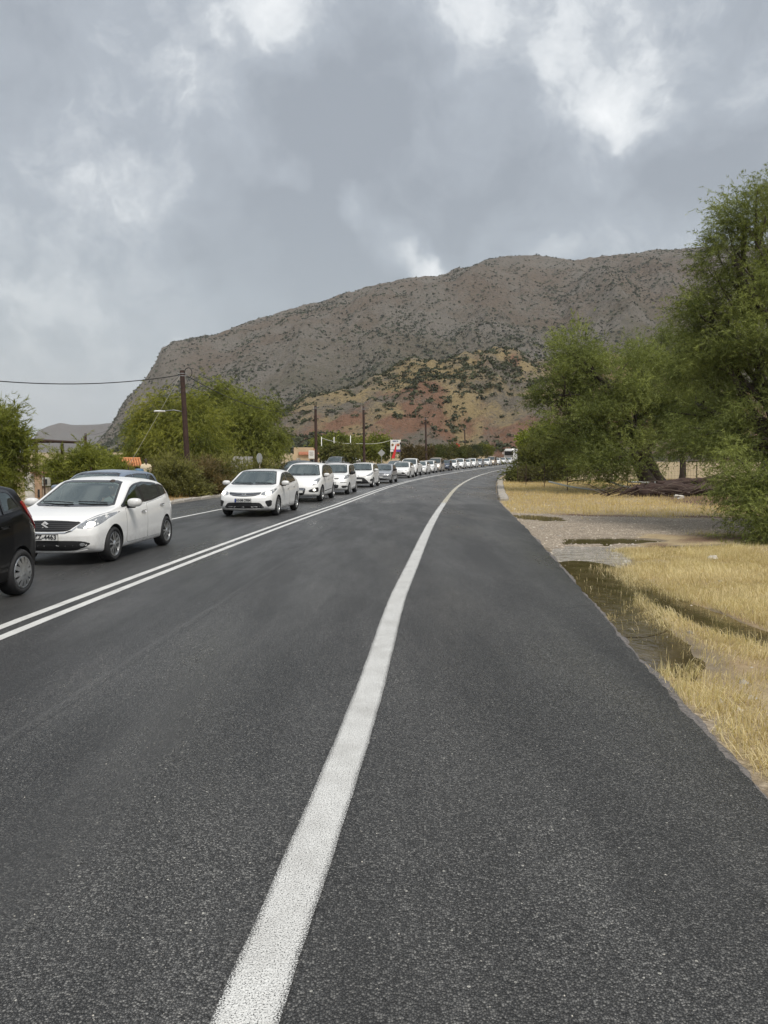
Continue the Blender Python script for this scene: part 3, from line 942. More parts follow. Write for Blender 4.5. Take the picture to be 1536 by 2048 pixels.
class Car:
    def __init__(self, S, paint):
        self.S = S
        self.L, self.W = S['L'], S['W']
        self.top = S['top']
        self.belt = S['belt']
        self.zb = S.get('zb', .19)
        self.paint = paint
        self.far = S['front'] in (front_generic, front_old, front_corolla2)
        self.root = empty(S['name'])
        self.nose = S.get('nose', [(.15, .07), (.34, .0), (.5, .0), (.62, .03), (.8, .12), (1.2, .2)])
        self.bowF, self.bowR = S.get('bowF', .30), S.get('bowR', .16)
        self.loft()

    def ztop(self, x):
        xs = np.linspace(-.04, .04, 5)
        return float(np.mean([np.interp(x + d, [p[0] for p in self.top], [p[1] for p in self.top]) for d in xs]))
    def zbelt(self, x):
        return float(np.interp(x, [p[0] for p in self.belt], [p[1] for p in self.belt]))
    def wid(self, x):
        L, W_ = self.L, self.W
        k = np.interp(x, [0, .12, .45, 1.0, L * .5, L - .8, L - .25, L], [.86, .915, .975, .99, 1, .985, .93, .87])
        return W_ * float(k)
    def section(self, x):
        w, zt, zb = self.wid(x), self.ztop(x), self.zb
        # sills curve up towards both bumpers
        zb = zb + .05 * max(0, 1 - x / .5) ** 2 + .10 * max(0, 1 - (self.L - x) / .6) ** 2
        zs = min(self.zbelt(x), zt - .045)
        hz = zs - zb
        zr = zs + .84 * (zt - zs)
        tum = self.S.get('tumble', .33)
        wg = w - .055
        wr = wg - tum * max(0., (zr - zs))
        c = [(0, zb), (.72 * w, zb), (.93 * w, zb + .015), (.972 * w, zb + .10 * hz), (.985 * w, zb + .26 * hz), (.992 * w, zb + .36 * hz), (1.0 * w, zb + .62 * hz), (.997 * w, zb + .74 * hz),
             (.978 * w, zs - .05), (wg + .004, zs), (wg - tum * .5 * (zr - zs) + .006, zs + .5 * (zr - zs)), (wr, zr), (wr * .86, zt - .16 * (zt - zs) * .35 - .006), (wr * .5, zt - .008), (0, zt)]
        return chaikin(c, 1 if self.far else 2)
    def deform(self, x, y, z):
        L = self.L
        fy = min(1., abs(y) / self.W)
        kf = max(0., 1 - x / (L * .52))
        kr = max(0., 1 - (L - x) / (L * .38))
        dx = self.bowF * (kf ** 1.6) * fy ** 2.3
        dx += np.interp(z, [p[0] for p in self.nose], [p[1] for p in self.nose]) * max(0., 1 - x / .55) ** 2
        dx -= self.bowR * kr ** 1.5 * fy ** 2.3
        return x + dx
    def loft(self):
        L = self.L
        st = [(0, .15), (0, .4), (0, .65), (0, .85)]
        xs = [0, .008, .025, .05, .085, .13]
        x = .18
        while x < L - .16:
            xs.append(x)
            x += .11 if self.far else .055
        xs += [L - .13, L - .085, L - .05, L - .025, L - .008, L]
        st += [(x, 1.) for x in xs] + [(L, .85), (L, .65), (L, .4), (L, .15)]
        V, F = [], []
        rr = .085
        nh = None
        for (x, sc_) in st:
            h = self.section(x)
            e = min(x, L - x)
            ins = rr - math.sqrt(max(0, rr * rr - (rr - e) ** 2)) if e < rr else 0.
            zc = (h[0][1] + h[-1][1]) / 2
            hh = (h[-1][1] - h[0][1]) / 2
            ky, kz = 1 - ins / self.W, 1 - ins / hh
            ring = [(p[0], p[1]) for p in h] + [(-p[0], p[1]) for p in reversed(h[1:-1])]
            nh = len(ring)
            for (y, z) in ring:
                y2, z2 = y * ky * sc_, zc + (z - zc) * kz * sc_
                V.append((self.deform(x, y2, z2), y2, z2))
        n = len(st)
        for k in range(n - 1):
            for j in range(nh):
                j2 = (j + 1) % nh
                F.append((k * nh + j, k * nh + j2, (k + 1) * nh + j2, (k + 1) * nh + j))
        F.append(tuple(range(nh - 1, -1, -1)))
        F.append(tuple(range((n - 1) * nh, n * nh)))
        me = bpy.data.meshes.new('body')
        me.from_pydata(V, [], F)
        bm = bmesh.new(); bm.from_mesh(me)
        bmesh.ops.recalc_face_normals(bm, faces=bm.faces)
        bm.to_mesh(me); bm.free()
        self.me = me
        bm = bmesh.new(); bm.from_mesh(me)
        self.bvh = BVHTree.FromBMesh(bm)
        bm.free()
    # -- projections -------------------------------------------------
    def hit(self, view, a_, b_):
        L = self.L
        if view == 'front':
            o, d = Vector((-2, a_, b_)), Vector((1, 0, 0))
        elif view == 'rear':
            o, d = Vector((L + 2, a_, b_)), Vector((-1, 0, 0))
        elif view == 'right':
            o, d = Vector((a_, -3, b_)), Vector((0, 1, 0))
        elif view == 'left':
            o, d = Vector((a_, 3, b_)), Vector((0, -1, 0))
        else:
            o, d = Vector((a_, b_, 4)), Vector((0, 0, -1))
        p, nrm, i, dist = self.bvh.ray_cast(o, d)
        if p is None:
            q = o + d * (2.2 if view in ('front', 'rear') else 2.4)
            p, nrm, i, dist = self.bvh.find_nearest(q)
        return p, nrm
    def patch(self, poly, view, name, mat, parent=None, off=.004, depth=.02, res=.05, holes=(), rnd=1, smooth=True):
        if self.far:
            res = res * 1.7
        if rnd:
            poly = chaikin(poly, rnd, True, .18)
        poly = [tuple(map(float, p)) for p in poly]
        if area(poly) < 0:
            poly = poly[::-1]
        holes = [[tuple(map(float, p)) for p in h] for h in holes]
        pts, edges = [], []
        def ring(pl):
            st = len(pts)
            for k in range(len(pl)):
                p, q = np.array(pl[k]), np.array(pl[(k + 1) % len(pl)])
                m = max(1, int(np.linalg.norm(q - p) / res))
                for t in range(m):
                    pts.append(Vector(p + (q - p) * t / m))
            e = len(pts)
            edges.extend([(i, i + 1 if i + 1 < e else st) for i in range(st, e)])
        ring(poly)
        for h in holes:
            ring(h)
        a_ = np.array(poly)
        for xx in np.arange(a_[:, 0].min() + res / 2, a_[:, 0].max(), res):
            for yy in np.arange(a_[:, 1].min() + res / 2, a_[:, 1].max(), res):
                if in_poly((xx, yy), poly) and not any(in_poly((xx, yy), h) for h in holes):
                    pts.append(Vector((xx, yy)))
        v2, e2, f2, *_ = delaunay_2d_cdt(pts, edges, [], 0, 1e-5)
        tris = []
        for f in f2:
            c = sum((v2[i] for i in f), Vector((0, 0))) / len(f)
            if in_poly(c, poly) and not any(in_poly(c, h) for h in holes):
                tris.append(tuple(f))
        P, NR = [], []
        for v in v2:
            p, nrm = self.hit(view, v.x, v.y)
            P.append(p + nrm * off); NR.append(nrm)
        V = list(P)
        F = list(tris)
        cnt = {}
        for f in tris:
            for k in range(len(f)):
                cnt[(f[k], f[(k + 1) % len(f)])] = 1
        mp = {}
        for (i, j) in list(cnt):
            if (j, i) not in cnt:
                for k in (i, j):
                    if k not in mp:
                        mp[k] = len(V)
                        V.append(P[k] - NR[k] * depth)
                F.append((j, i, mp[i], mp[j]))
        used = sorted({i for f in F for i in f})
        rm = {i: k for k, i in enumerate(used)}
        F = [tuple(rm[i] for i in f) for f in F]
        V = [V[i] for i in used]
        me = bpy.data.meshes.new(name)
        me.from_pydata([tuple(p) for p in V], [], F)
        bm = bmesh.new(); bm.from_mesh(me)
        bmesh.ops.recalc_face_normals(bm, faces=bm.faces)
        if F and len(bm.faces):
            # make the visible side face outwards
            bm.faces.ensure_lookup_table()
            k = max(range(min(len(tris), len(bm.faces))), key=lambda q: bm.faces[q].calc_area()) if tris else 0
            vi = bm.faces[k].verts[0].co
            q = self.bvh.find_nearest(bm.faces[k].calc_center_median())
            if q[1] is not None and bm.faces[k].normal.dot(q[1]) < 0:
                bmesh.ops.reverse_faces(bm, faces=bm.faces)
        bm.to_mesh(me); bm.free()
        return finish(name, me, mat, parent or self.root, smooth, 40)
    def front(self, half, name, mat, **k):
        return self.patch(mirror_half(half), 'front', name, mat, **k)
    def pair(self, poly, name, mat, view='front', **k):
        if view == 'front' or view == 'rear' or view == 'top':
            if view == 'top':
                m = [(p[0], -p[1]) for p in poly]
            else:
                m = [(-p[0], p[1]) for p in poly]
            return self.patch(poly, view, name, mat, **k), self.patch(m, view, name, mat, **k)
        return self.patch(poly, 'right', name, mat, **k), self.patch(poly, 'left', name, mat, **k)
    def strip(self, line, w, view, name, mat, **k):
        """a band of width w along a polyline"""
        l = [np.array(p, float) for p in line]
        up, dn = [], []
        for i, p in enumerate(l):
            t = l[min(i + 1, len(l) - 1)] - l[max(i - 1, 0)]
            t = t / np.linalg.norm(t)
            nn = np.array([-t[1], t[0]]) * w / 2
            up.append(p + nn); dn.append(p - nn)
        return self.patch(up + dn[::-1], view, name, mat, rnd=0, **k)

    # -- whole car ---------------------------------------------------
    def cutter(self, mbs):
        mb = MB()
        for q in mbs:
            mb.add(*q)
        me = bpy.data.meshes.new('cut')
        me.from_pydata(mb.v, [], mb.f)
        bm = bmesh.new(); bm.from_mesh(me)
        bmesh.ops.recalc_face_normals(bm, faces=bm.faces)
        bm.to_mesh(me); bm.free()
        me.materials.append(self.paint); me.materials.append(M_INNER)
        for p in me.polygons:
            p.material_index = 1
        o = bpy.data.objects.new('cut', me)
        COL.objects.link(o)
        return o
    def build(self):
        S, L, W_ = self.S, self.L, self.W
        root = self.root
        wr, wt = S['wheel_r'], S.get('tyre_w', .20)
        xf, xr = S['axles']
        ytrack = W_ - .045
        cut = []
        mbs = []
        for xa in (xf, xr):
            for s in (-1, 1):
                m = MB()
                y0, y1 = sorted((s * (W_ - .30), s * (W_ + .3)))
                m.lathe([(0.0001, y0), (wr + .045, y0), (wr + .045, y1), (.0001, y1)], 36, 'y', (xa, 0, wr - .005))
                mbs.append((m.v, m.f))
        # lathe with collapsed poles -> rebuild as clean cylinders
        mbs = []
        for xa in (xf, xr):
            for s in (-1, 1):
                n = 36
                y0, y1 = sorted((s * (W_ - .30), s * (W_ + .3)))
                poly = [(xa + (wr + .045) * math.cos(2 * PI * j / n), wr - .005 + (wr + .045) * math.sin(2 * PI * j / n)) for j in range(n)]
                mbs.append(self.prism_y(poly, y0, y1))
        cut.append(self.cutter(mbs))
        # ---- glass openings
        wins = S['windows']()if callable(S.get('windows')) else self.auto_windows()
        (xa, z0), (xb, z1) = S['screen']        # cowl point and header point in side view
        yb, yt = S['screen_w']
        scr = mirror_half([(0, z1), (yt * .8, z1 - .005), (yt, z1 - .03), (yb, z0 + .02), (yb * .9, z0), (0, z0 - .005)])
        (xc, z2), (xd, z3) = S.get('rear_screen', ((0, 0), (0, 0)))
        if S.get('hollow', True):
            pi_ = inset(scr, .035)
            cut.append(self.cutter([self.prism_x(pi_, xa - .25, xa + (L * .30))]))
            cut.append(self.cutter([self.prism_y([tuple(p) for p in inset(w, .03)], -W_ - .3, W_ + .3) for w in wins]))
            if xc:
                rs_ = mirror_half([(0, z3), (S['screen_w'][1] * .92, z3 - .02), (S['screen_w'][1] * 1.02, z2), (0, z2)])
                cut.append(self.cutter([self.prism_x([tuple(p) for p in inset(rs_, .03)], L * .62, L + .3)]))
        self.me.materials.append(self.paint); self.me.materials.append(M_INNER)
        tmp = bpy.data.objects.new('tmp', self.me)
        COL.objects.link(tmp)
        for c in cut:
            md = tmp.modifiers.new('b', 'BOOLEAN')
            md.operation = 'DIFFERENCE'
            md.object = c
            md.solver = 'MANIFOLD'
        dg = bpy.context.evaluated_depsgraph_get()
        me = bpy.data.meshes.new_from_object(tmp.evaluated_get(dg))
        for c in cut + [tmp]:
            bpy.data.objects.remove(c)
        me.name = 'body'
        me.shade_smooth()
        me.set_sharp_from_angle(angle=R(32))
        body = bpy.data.objects.new('body', me)
        link(body, root)
        # ---- glazing
        g = self.patch(scr, 'front', 'windscreen', M_GLASS, off=.002, depth=.004, rnd=0)
        self.patch([tuple(p) for p in inset(scr, -.012)], 'front', 'windscreen_frame', M_FRIT, parent=g, off=.006, depth=.008, rnd=0, holes=[[tuple(p) for p in inset(scr, .028)]], res=.04)
        if S.get('wipers', True):
            mb = MB()
            for (y0, y1) in ((.02, .62), (-.58, -.06)):
                p0 = self.hit('front', y0, z0 + .035)[0]; p1 = self.hit('front', y1, z0 + .055)[0]
                mb.tube([p0 + Vector((-.02, 0, .012)), (p0 + p1) / 2 + Vector((-.03, 0, .018)), p1 + Vector((-.02, 0, .012))], .009, 5)
            mb.build('wiper', M_BLACK, root)
        for view in ('right', 'left'):
            for k, w in enumerate(wins):
                priv = S.get('privacy', False) and k > 0
                wo_ = self.patch(w, view, 'side_window', M_PRIV if priv else M_GLASS, off=.002, depth=.004, rnd=0)
                self.patch([tuple(p) for p in inset(w, -.014)], view, 'window_frame', M_FRIT, parent=wo_, off=.006, depth=.008, rnd=0, holes=[[tuple(p) for p in inset(w, .022)]], res=.04)
            for p in S.get('pillars', ()):
                self.patch(p, view, 'pillar_trim', M_FRIT, off=.005, depth=.006, rnd=0)
        if xc:
            self.patch(rs_, 'rear', 'rear_window', M_PRIV, off=.003, depth=.005)
        # ---- doors
        for view in ('right', 'left'):
            for d in self.doors():
                d = fillet(d, .06)
                self.patch([tuple(p) for p in inset(d, -.005)], view, 'door_seal', M_INNER, off=.0015, depth=.003, rnd=0)
                dr = self.patch(d, view, 'door', self.paint, off=.0035, depth=.002, rnd=0)
                hx = max(p[0] for p in d) - .20
                hz_ = self.zbelt(hx) - .13
                p, nn = self.hit(view, hx, hz_)
                mb = MB()
                mb.box((0, 0, 0), (.19, .034, .032), bev=.012)
                ho = mb.build('handle', S.get('handle_mat', self.paint), dr, True, 50)
                ho.location = p + nn * .022
        # ---- wheels
        rim_me = None
        for xa_ in (xf, xr):
            for s in (-1, 1):
                self.wheel(xa_, s, ytrack, wr, wt, S.get('rim', 'multi'))
        # ---- mirrors
        mx = xa + .40
        mz = self.zbelt(mx) + .05
        for s in (-1, 1):
            p, nn = self.hit('right' if s < 0 else 'left', mx, self.zbelt(mx) - .01)
            bm = bmesh.new()
            bmesh.ops.create_icosphere(bm, subdivisions=3, radius=1.0)
            for v in bm.verts:
                x, y, z = v.co
                x = min(x, .45) if x > 0 else x
                k = 1.25 / max(.55, (abs(y) ** 3 + abs(z) ** 3 + abs(x) ** 3) ** (1 / 3.) + .25)
                v.co = (x * .095 * k, y * .125 * k, z * .078 * k)
            me = bpy.data.meshes.new('mirror')
            bm.to_mesh(me); bm.free()
            mo_ = finish('mirror', me, S.get('mirror_mat', self.paint), root, True)
            mo_.location = (p.x, p.y + s * .135, mz + .035)
            mb = MB()
            mb.box((0, 0, 0), (.07, .16, .05), bev=.015)
            st_ = mb.build('mirror_arm', M_BLACK, mo_, True, 40)
            st_.location = (.01, -s * .07, -.075)
        # ---- cabin
        if S.get('hollow', True):
            zb_ = self.zbelt(L * .5)
            for (sx, zt_) in ((S['seat_x'], zb_ + .30), (S['seat_x'] + .85, zb_ + .22)):
                for s in (-1, 1):
                    mb = MB()
                    mb.box((sx, s * .36, zb_ - .08), (.12, .46, .42), bev=.05)
                    mb.box((sx + .03, s * .36, zt_ - .10), (.09, .25, .17), bev=.04)
                    mb.build('seat', M_SEAT, root, True, 50)
            mb = MB()
            mb.tube([(S['seat_x'] - .55 + .05 * math.sin(t), -.36 + .18 * math.cos(t), zb_ + .03 + .17 * math.sin(t)) for t in np.linspace(0, 2 * PI, 20)], .015, 6)
            mb.build('steering_wheel', M_BLACK, root, True)
        S['front'](self)
        return root
    def prism_y(self, poly, y0, y1):
        n = len(poly)
        v = [(p[0], y0, p[1]) for p in poly] + [(p[0], y1, p[1]) for p in poly]
        return v, [tuple(range(n - 1, -1, -1)), tuple(range(n, 2 * n))] + [(j, (j + 1) % n, n + (j + 1) % n, n + j) for j in range(n)]
    def prism_x(self, poly, x0, x1):
        n = len(poly)
        v = [(x0, p[0], p[1]) for p in poly] + [(x1, p[0], p[1]) for p in poly]
        return v, [tuple(range(n - 1, -1, -1)), tuple(range(n, 2 * n))] + [(j, (j + 1) % n, n + (j + 1) % n, n + j) for j in range(n)]
    def auto_windows(self):
        """side glass between belt and roof rail, split at the pillars"""
        S = self.S
        x0, x1 = S['dlo']
        cuts = [x0] + list(S['split']) + [x1]
        drop = S.get('rail', .115)
        res = []
        def hi(x):
            return self.ztop(x) - drop
        def lo(x):
            return self.zbelt(x) + .035
        for k in range(len(cuts) - 1):
            a_, b_ = cuts[k] + (.035 if k else 0), cuts[k + 1] - (.035 if k < len(cuts) - 2 else 0)
            xs = np.linspace(a_, b_, 9)
            up = [(x, max(hi(x), lo(x) + .012)) for x in xs]
            if k == len(cuts) - 2:
                # slanted rear edge
                sl = S.get('rear_slant', .25)
                up = [(min(x, b_ - sl * (z - lo(x)) / .35), z) for x, z in up]
            low = [(x, lo(x)) for x in xs[::-1]]
            pl = up + low
            out = []
            for p in pl:
                if not out or math.hypot(p[0] - out[-1][0], p[1] - out[-1][1]) > .012:
                    out.append(p)
            res.append(out[::-1])
        return res
    def doors(self):
        S = self.S
        xs = S['door_x']
        res = []
        zb = self.zb + .10
        for k in range(len(xs) - 1):
            a_, b_ = xs[k] + .008, xs[k + 1] - .008
            za, zb2 = self.zbelt(a_) - .012, self.zbelt(b_) - .012
            aft = []
            if k == len(xs) - 2 and b_ > S['axles'][1] - S['wheel_r'] - .06:
                xw, rw = S['axles'][1], S['wheel_r'] + .09
                for an in np.linspace(PI, PI * .60, 7):
                    px_, pz_ = xw + rw * math.cos(an), S['wheel_r'] + rw * math.sin(an)
                    if px_ < b_:
                        aft.append((px_, pz_))
                res.append([(a_, za), (a_, zb), (aft[0][0] - .02, zb)] + aft + [(b_, max(aft[-1][1] + .05, .7)), (b_, zb2)])
            else:
                res.append([(a_, za), (a_, zb), (b_, zb), (b_, zb2)])
        return res
    def wheel(self, x, s, ytrack, r, w, style):
        key = (style, r, w)
        if key not in WHEELS:
            mb = MB()
            rr = r * .70
            mb.lathe([(rr - .02, -.0), (rr, .004), (rr + .01, -.012), (r * .86, -.018), (r - .028, -.006), (r - .008, .02), (r, .045), (r, w - .045), (r - .01, w - .015), (r * .8, w), (rr, w - .01)], 40)
            mb.lathe([(rr + .005, .10), (.02, .095)], 24)
            t_me = mb.build('wheel', M_RUB, None, True, 50)
            mb = MB()
            mb.lathe([(rr + .004, .006), (rr - .006, -.006), (rr - .022, .0), (rr - .03, .04), (rr - .035, .10)], 40)
            if style == 'cover':
                n = 12
                mb.lathe([(rr - .02, .004), (rr * .93, -.012), (rr * .90, -.010)], 36)
                for k in range(n):
                    an = 2 * PI * k / n
                    ca, sa = math.cos(an), math.sin(an)
                    def q(rad, t, y):
                        return (rad * ca - t * sa, y, rad * sa + t * ca)
                    pts = [(rr * .25, .030, -.024), (rr * .62, .026, -.022), (rr * .92, .030, -.012), (rr * .92, -.030, -.012), (rr * .62, -.026, -.022), (rr * .25, -.030, -.024)]
                    mb.add([q(*p) for p in pts] + [q(p[0], p[1], p[2] + .02) for p in pts], [(0, 1, 2, 3, 4, 5), (11, 10, 9, 8, 7, 6)] + [(j, (j + 1) % 6, 6 + (j + 1) % 6, 6 + j) for j in range(6)])
                mb.lathe([(.001, -.03), (rr * .2, -.03), (rr * .32, -.022)], 24)
            else:
                n, tw = {'multi': (10, .0155), 'five': (5, .04), 'ten': (10, .022)}[style]
                for k in range(n):
                    an = 2 * PI * (k + (.18 if style == 'multi' and k % 2 else 0)) / n
                    ca, sa = math.cos(an), math.sin(an)
                    def q(rad, t, y):
                        return (rad * ca - t * sa, y, rad * sa + t * ca)
                    pts = [(.04, tw * .8, -.002), (rr * .55, tw, .006), (rr - .012, tw * 1.25, .006), (rr - .012, -tw * 1.25, .006), (rr * .55, -tw, .006), (.04, -tw * .8, -.002)]
                    mb.add([q(*p) for p in pts] + [q(p[0], p[1] * .8, p[2] + .03) for p in pts], [(0, 1, 2, 3, 4, 5), (11, 10, 9, 8, 7, 6)] + [(j, (j + 1) % 6, 6 + (j + 1) % 6, 6 + j) for j in range(6)])
                mb.lathe([(.001, -.014), (.035, -.014), (.062, .004)], 20)
            r_me = mb.build('rim', M_ALLOY, None, True, 30)
            WHEELS[key] = (t_me.data, r_me.data)
            bpy.data.objects.remove(t_me); bpy.data.objects.remove(r_me)
        td, rd = WHEELS[key]
        t = bpy.data.objects.new('wheel', td); link(t, self.root)
        rm = bpy.data.objects.new('rim', rd); link(rm, t)
        t.location = (x, s * (ytrack + .012), r)
        t.rotation_euler = (0, R(17 * (x * 3 % 5)), 0 if s < 0 else PI)
    # -- front furniture --------------------------------------------
    def lamps(self, poly, lit=M_LIT, bulb=None, br=.055, off=.004):
        for m in (1, -1):
            pl = [(p[0] * m, p[1]) for p in poly]
            h = self.patch(pl, 'front', 'headlight', M_LENS, off=off, depth=.03, res=.035)
            if bulb and lit:
                c = (bulb[0] * m, bulb[1])
                circ = [(c[0] + br * math.cos(t) * 1.25, c[1] + br * math.sin(t)) for t in np.linspace(0, 2 * PI, 14)[:-1]]
                self.patch(circ, 'front', 'bulb', lit, parent=h, off=off + .006, depth=.008, rnd=0, res=.03)
    def plate(self, z, text=None, blue=False, y=0.0):
        p, nn = self.hit('front', y, z)
        mb = MB()
        mb.box((0, 0, 0), (.012, .52, .115), bev=.004)
        o = mb.build('number_plate', M_PLATE, self.root)
        o.location = (p.x - .022, y, z)
        mb = MB()
        for (yy, zz, sy, sz) in ((0, .0545, .515, .006), (0, -.0545, .515, .006), (.2565, 0, .006, .110), (-.2565, 0, .006, .110)):
            mb.box((-.0072, yy, zz), (.003, sy, sz))
        mb.build('plate_border', M_INK, o)
        if blue:
            mb = MB()
            mb.box((-.0075, .235, 0), (.003, .042, .104))
            mb.build('plate_band', M_EUBLUE, o)
        if text:
            cu = bpy.data.curves.new('t', 'FONT')
            cu.body = text
            cu.size = .105
            cu.align_x = 'CENTER'; cu.align_y = 'CENTER'
            cu.extrude = .0012
            cu.offset = .0022
            cu.space_character = 1.02
            to = bpy.data.objects.new('t', cu)
            COL.objects.link(to)
            dg = bpy.context.evaluated_depsgraph_get()
            me = bpy.data.meshes.new_from_object(to.evaluated_get(dg))
            bpy.data.objects.remove(to)
            w = max(v.co.x for v in me.vertices) - min(v.co.x for v in me.vertices)
            k = min(1.0, .455 / w)
            for v in me.vertices:
                x, y_, z_ = v.co
                v.co = (-.0078 - z_, -x * k - (.012 if blue else 0), y_ * 1.02)
            finish('plate_text', me, M_INK, o)
WHEELS = {}

# ---- the front ends ------------------------------------------------
def emblem(car, poly, z, size, mat=pmat('emblem_silver', (.72, .72, .73), .35, .2), parent=None):
    p, nn = car.hit('front', 0, z)
    n = len(poly)
    V = [(p.x - .030, -q[0] * size, z + q[1] * size) for q in poly] + [(p.x - .002, -q[0] * size, z + q[1] * size) for q in poly]
    F = [tuple(range(n)), tuple(range(2 * n - 1, n - 1, -1))] + [(j, n + j, n + (j + 1) % n, (j + 1) % n) for j in range(n)]
    mb = MB(); mb.add(V, F)
    return mb.build('emblem', mat, parent or car.root)
S_EMB = [(-.05, 1), (.78, .45), (.48, .22), (0, .55), (-.28, .36), (.8, -.38), (.05, -1), (-.78, -.45), (-.48, -.22), (0, -.55), (.28, -.36), (-.8, .38)]

def front_baleno(c):
    g = c.front([(0, .752), (.3, .742), (.56, .722), (.47, .65), (.40, .595), (.30, .575), (0, .572)], 'grille', M_BLACK, off=.003, res=.04)
    for z in (.605, .635, .665, .695, .722):
        hw = .40 + (z - .6) * .9
        c.strip([(-hw, z), (-hw * .5, z - .006), (0, z), (hw * .5, z - .006), (hw, z)], .007, 'front', 'grille_bar', M_DARKALLOY, parent=g, off=.010, depth=.01)
    c.strip([(-.62, .735), (-.53, .67), (-.44, .592), (-.34, .558), (0, .552), (.34, .558), (.44, .592), (.53, .67), (.62, .735)], .016, 'front', 'chrome_trim', M_CHROME, off=.010, depth=.015)
    emblem(c, S_EMB, .668, .072)
    c.lamps([(.50, .63), (.555, .70), (.68, .765), (.80, .835), (.835, .855), (.832, .79), (.805, .70), (.765, .645), (.62, .615)], M_LIT, (.69, .68), .042)
    c.pair([(.56, .722), (.68, .785), (.79, .845), (.80, .862), (.70, .815), (.60, .75)], 'lamp_brow', M_LENS, off=.003, depth=.01, res=.03)
    c.front([(0, .428), (.42, .428), (.62, .415), (.72, .375), (.64, .32), (.48, .262), (0, .258)], 'lower_intake', M_BLACK, off=.003)
    c.pair([(.60 + .04 * math.cos(t), .362 + .028 * math.sin(t)) for t in np.linspace(0, 2 * PI, 13)[:-1]], 'fog_lamp', M_LENS, off=.008, depth=.02, rnd=0, res=.03)
    c.strip([(-.66, .27), (-.45, .236), (0, .230), (.45, .236), (.66, .27)], .02, 'front', 'lip_trim', c.paint, off=.012)
    c.plate(.487, 'XZZ-4463')
def rings_emblem(c, z, s):
    p, nn = c.hit('front', 0, z)
    mb = MB()
    for (a_, b_, cz) in ((1, .68, 0), (.36, .62, .02), (.78, .26, .32)):
        mb.tube([(p.x - .02, a_ * s * math.cos(t), z + cz * s + b_ * s * math.sin(t)) for t in np.linspace(0, 2 * PI, 22)], s * .085, 5)
    mb.build('emblem', M_CHROME, c.root, True)
def front_corolla(c):
    g = c.front([(0, .745), (.30, .752), (.51, .765), (.47, .69), (.32, .645), (0, .63)], 'grille', M_BLACK, off=.003, res=.04)
    for z in (.668, .722):
        hw = .47 + (z - .7) * .4
        c.strip([(-hw, z + .015), (-hw * .5, z + .004), (0, z - .004), (hw * .5, z + .004), (hw, z + .015)], .012, 'front', 'grille_bar', M_CHROME, parent=g, off=.010, depth=.012)
    rings_emblem(c, .69, .068)
    c.lamps([(.50, .69), (.53, .76), (.66, .79), (.79, .84), (.835, .865), (.83, .80), (.80, .72), (.74, .675), (.60, .665)], M_LIT, (.70, .735), .055)
    c.front([(0, .455), (.44, .455), (.52, .43), (.62, .30), (.52, .272), (0, .268)], 'lower_intake', M_BLACK, off=.003)
    c.pair([(.63, .50), (.81, .53), (.80, .35), (.71, .315)], 'fog_insert', M_BLACK, off=.004, res=.03)
    c.strip([(-.50, .262), (0, .254), (.50, .262)], .024, 'front', 'lip', c.paint, off=.012)
    c.plate(.52, 'ANM-2984', True)
def front_cross(c):
    g = c.front([(0, .60), (.26, .60), (.36, .57), (.30, .34), (.22, .30), (0, .29)], 'grille', M_BLACK, off=.004)
    for z in (.56, .515, .47):
        c.strip([(-.31, z), (0, z - .004), (.31, z)], .018, 'front', 'grille_bar', M_CHROME, parent=g, off=.012, depth=.012)
    c.lamps([(.50, .70), (.56, .80), (.70, .93), (.80, 1.0), (.835, .98), (.83, .88), (.78, .76), (.66, .70)], M_DIM, (.70, .80), .05)
    f1, f2 = c.pair([(.46, .50), (.78, .62), (.83, .60), (.83, .44), (.74, .41), (.50, .42)], 'fog_insert', M_BLACK, off=.005, res=.04)
    for s, f in ((1, f1), (-1, f2)):
        c.patch([(s * .69 + .055 * math.cos(t), .51 + .05 * math.sin(t)) for t in np.linspace(0, 2 * PI, 13)[:-1]], 'front', 'fog_lamp', M_DIM, parent=f, off=.012, depth=.015, rnd=0, res=.03)
    c.front([(0, .27), (.40, .27), (.60, .245), (.52, .215), (0, .21)], 'lower_intake', M_BLACK, off=.004)
    c.patch([(-.05, .77), (0, .80), (.05, .77), (.045, .71), (0, .69), (-.045, .71)], 'front', 'emblem', M_CHROME, off=.012, res=.03)
    c.plate(.45)
    for v in ('right', 'left'):
        c.strip([(1.35, .42), (2.2, .45), (3.0, .47)], .035, v, 'side_strip', M_BLACK, off=.01)
def front_panda(c):
    c.lamps([(.44, .80), (.46, .93), (.60, .96), (.74, .97), (.79, .94), (.79, .83), (.70, .78), (.55, .77)], M_LENS, (.62, .87), .055)
    c.strip([(-.36, .795), (0, .785), (.36, .795)], .05, 'front', 'upper_slot', M_BLACK, off=.004)
    c.front([(0, .50), (.34, .50), (.38, .46), (.34, .33), (0, .32)], 'lower_intake', M_BLACK, off=.004)
    c.pair([(.50, .45), (.74, .46), (.77, .42), (.74, .35), (.54, .34)], 'fog_insert', M_BLACK, off=.005, res=.04)
    c.patch([(.06 * math.cos(t), .86 + .06 * math.sin(t)) for t in np.linspace(0, 2 * PI, 14)[:-1]], 'front', 'emblem', M_CHROME, off=.01, rnd=0, res=.03)
    c.strip([(.45, .60), (.60, .603), (.74, .61)], .03, 'front', 'bumper_badge', M_BLACK, off=.004)
    c.strip([(-.45, .60), (-.60, .603), (-.74, .61)], .03, 'front', 'bumper_badge', M_BLACK, off=.004)
    c.plate(.58)
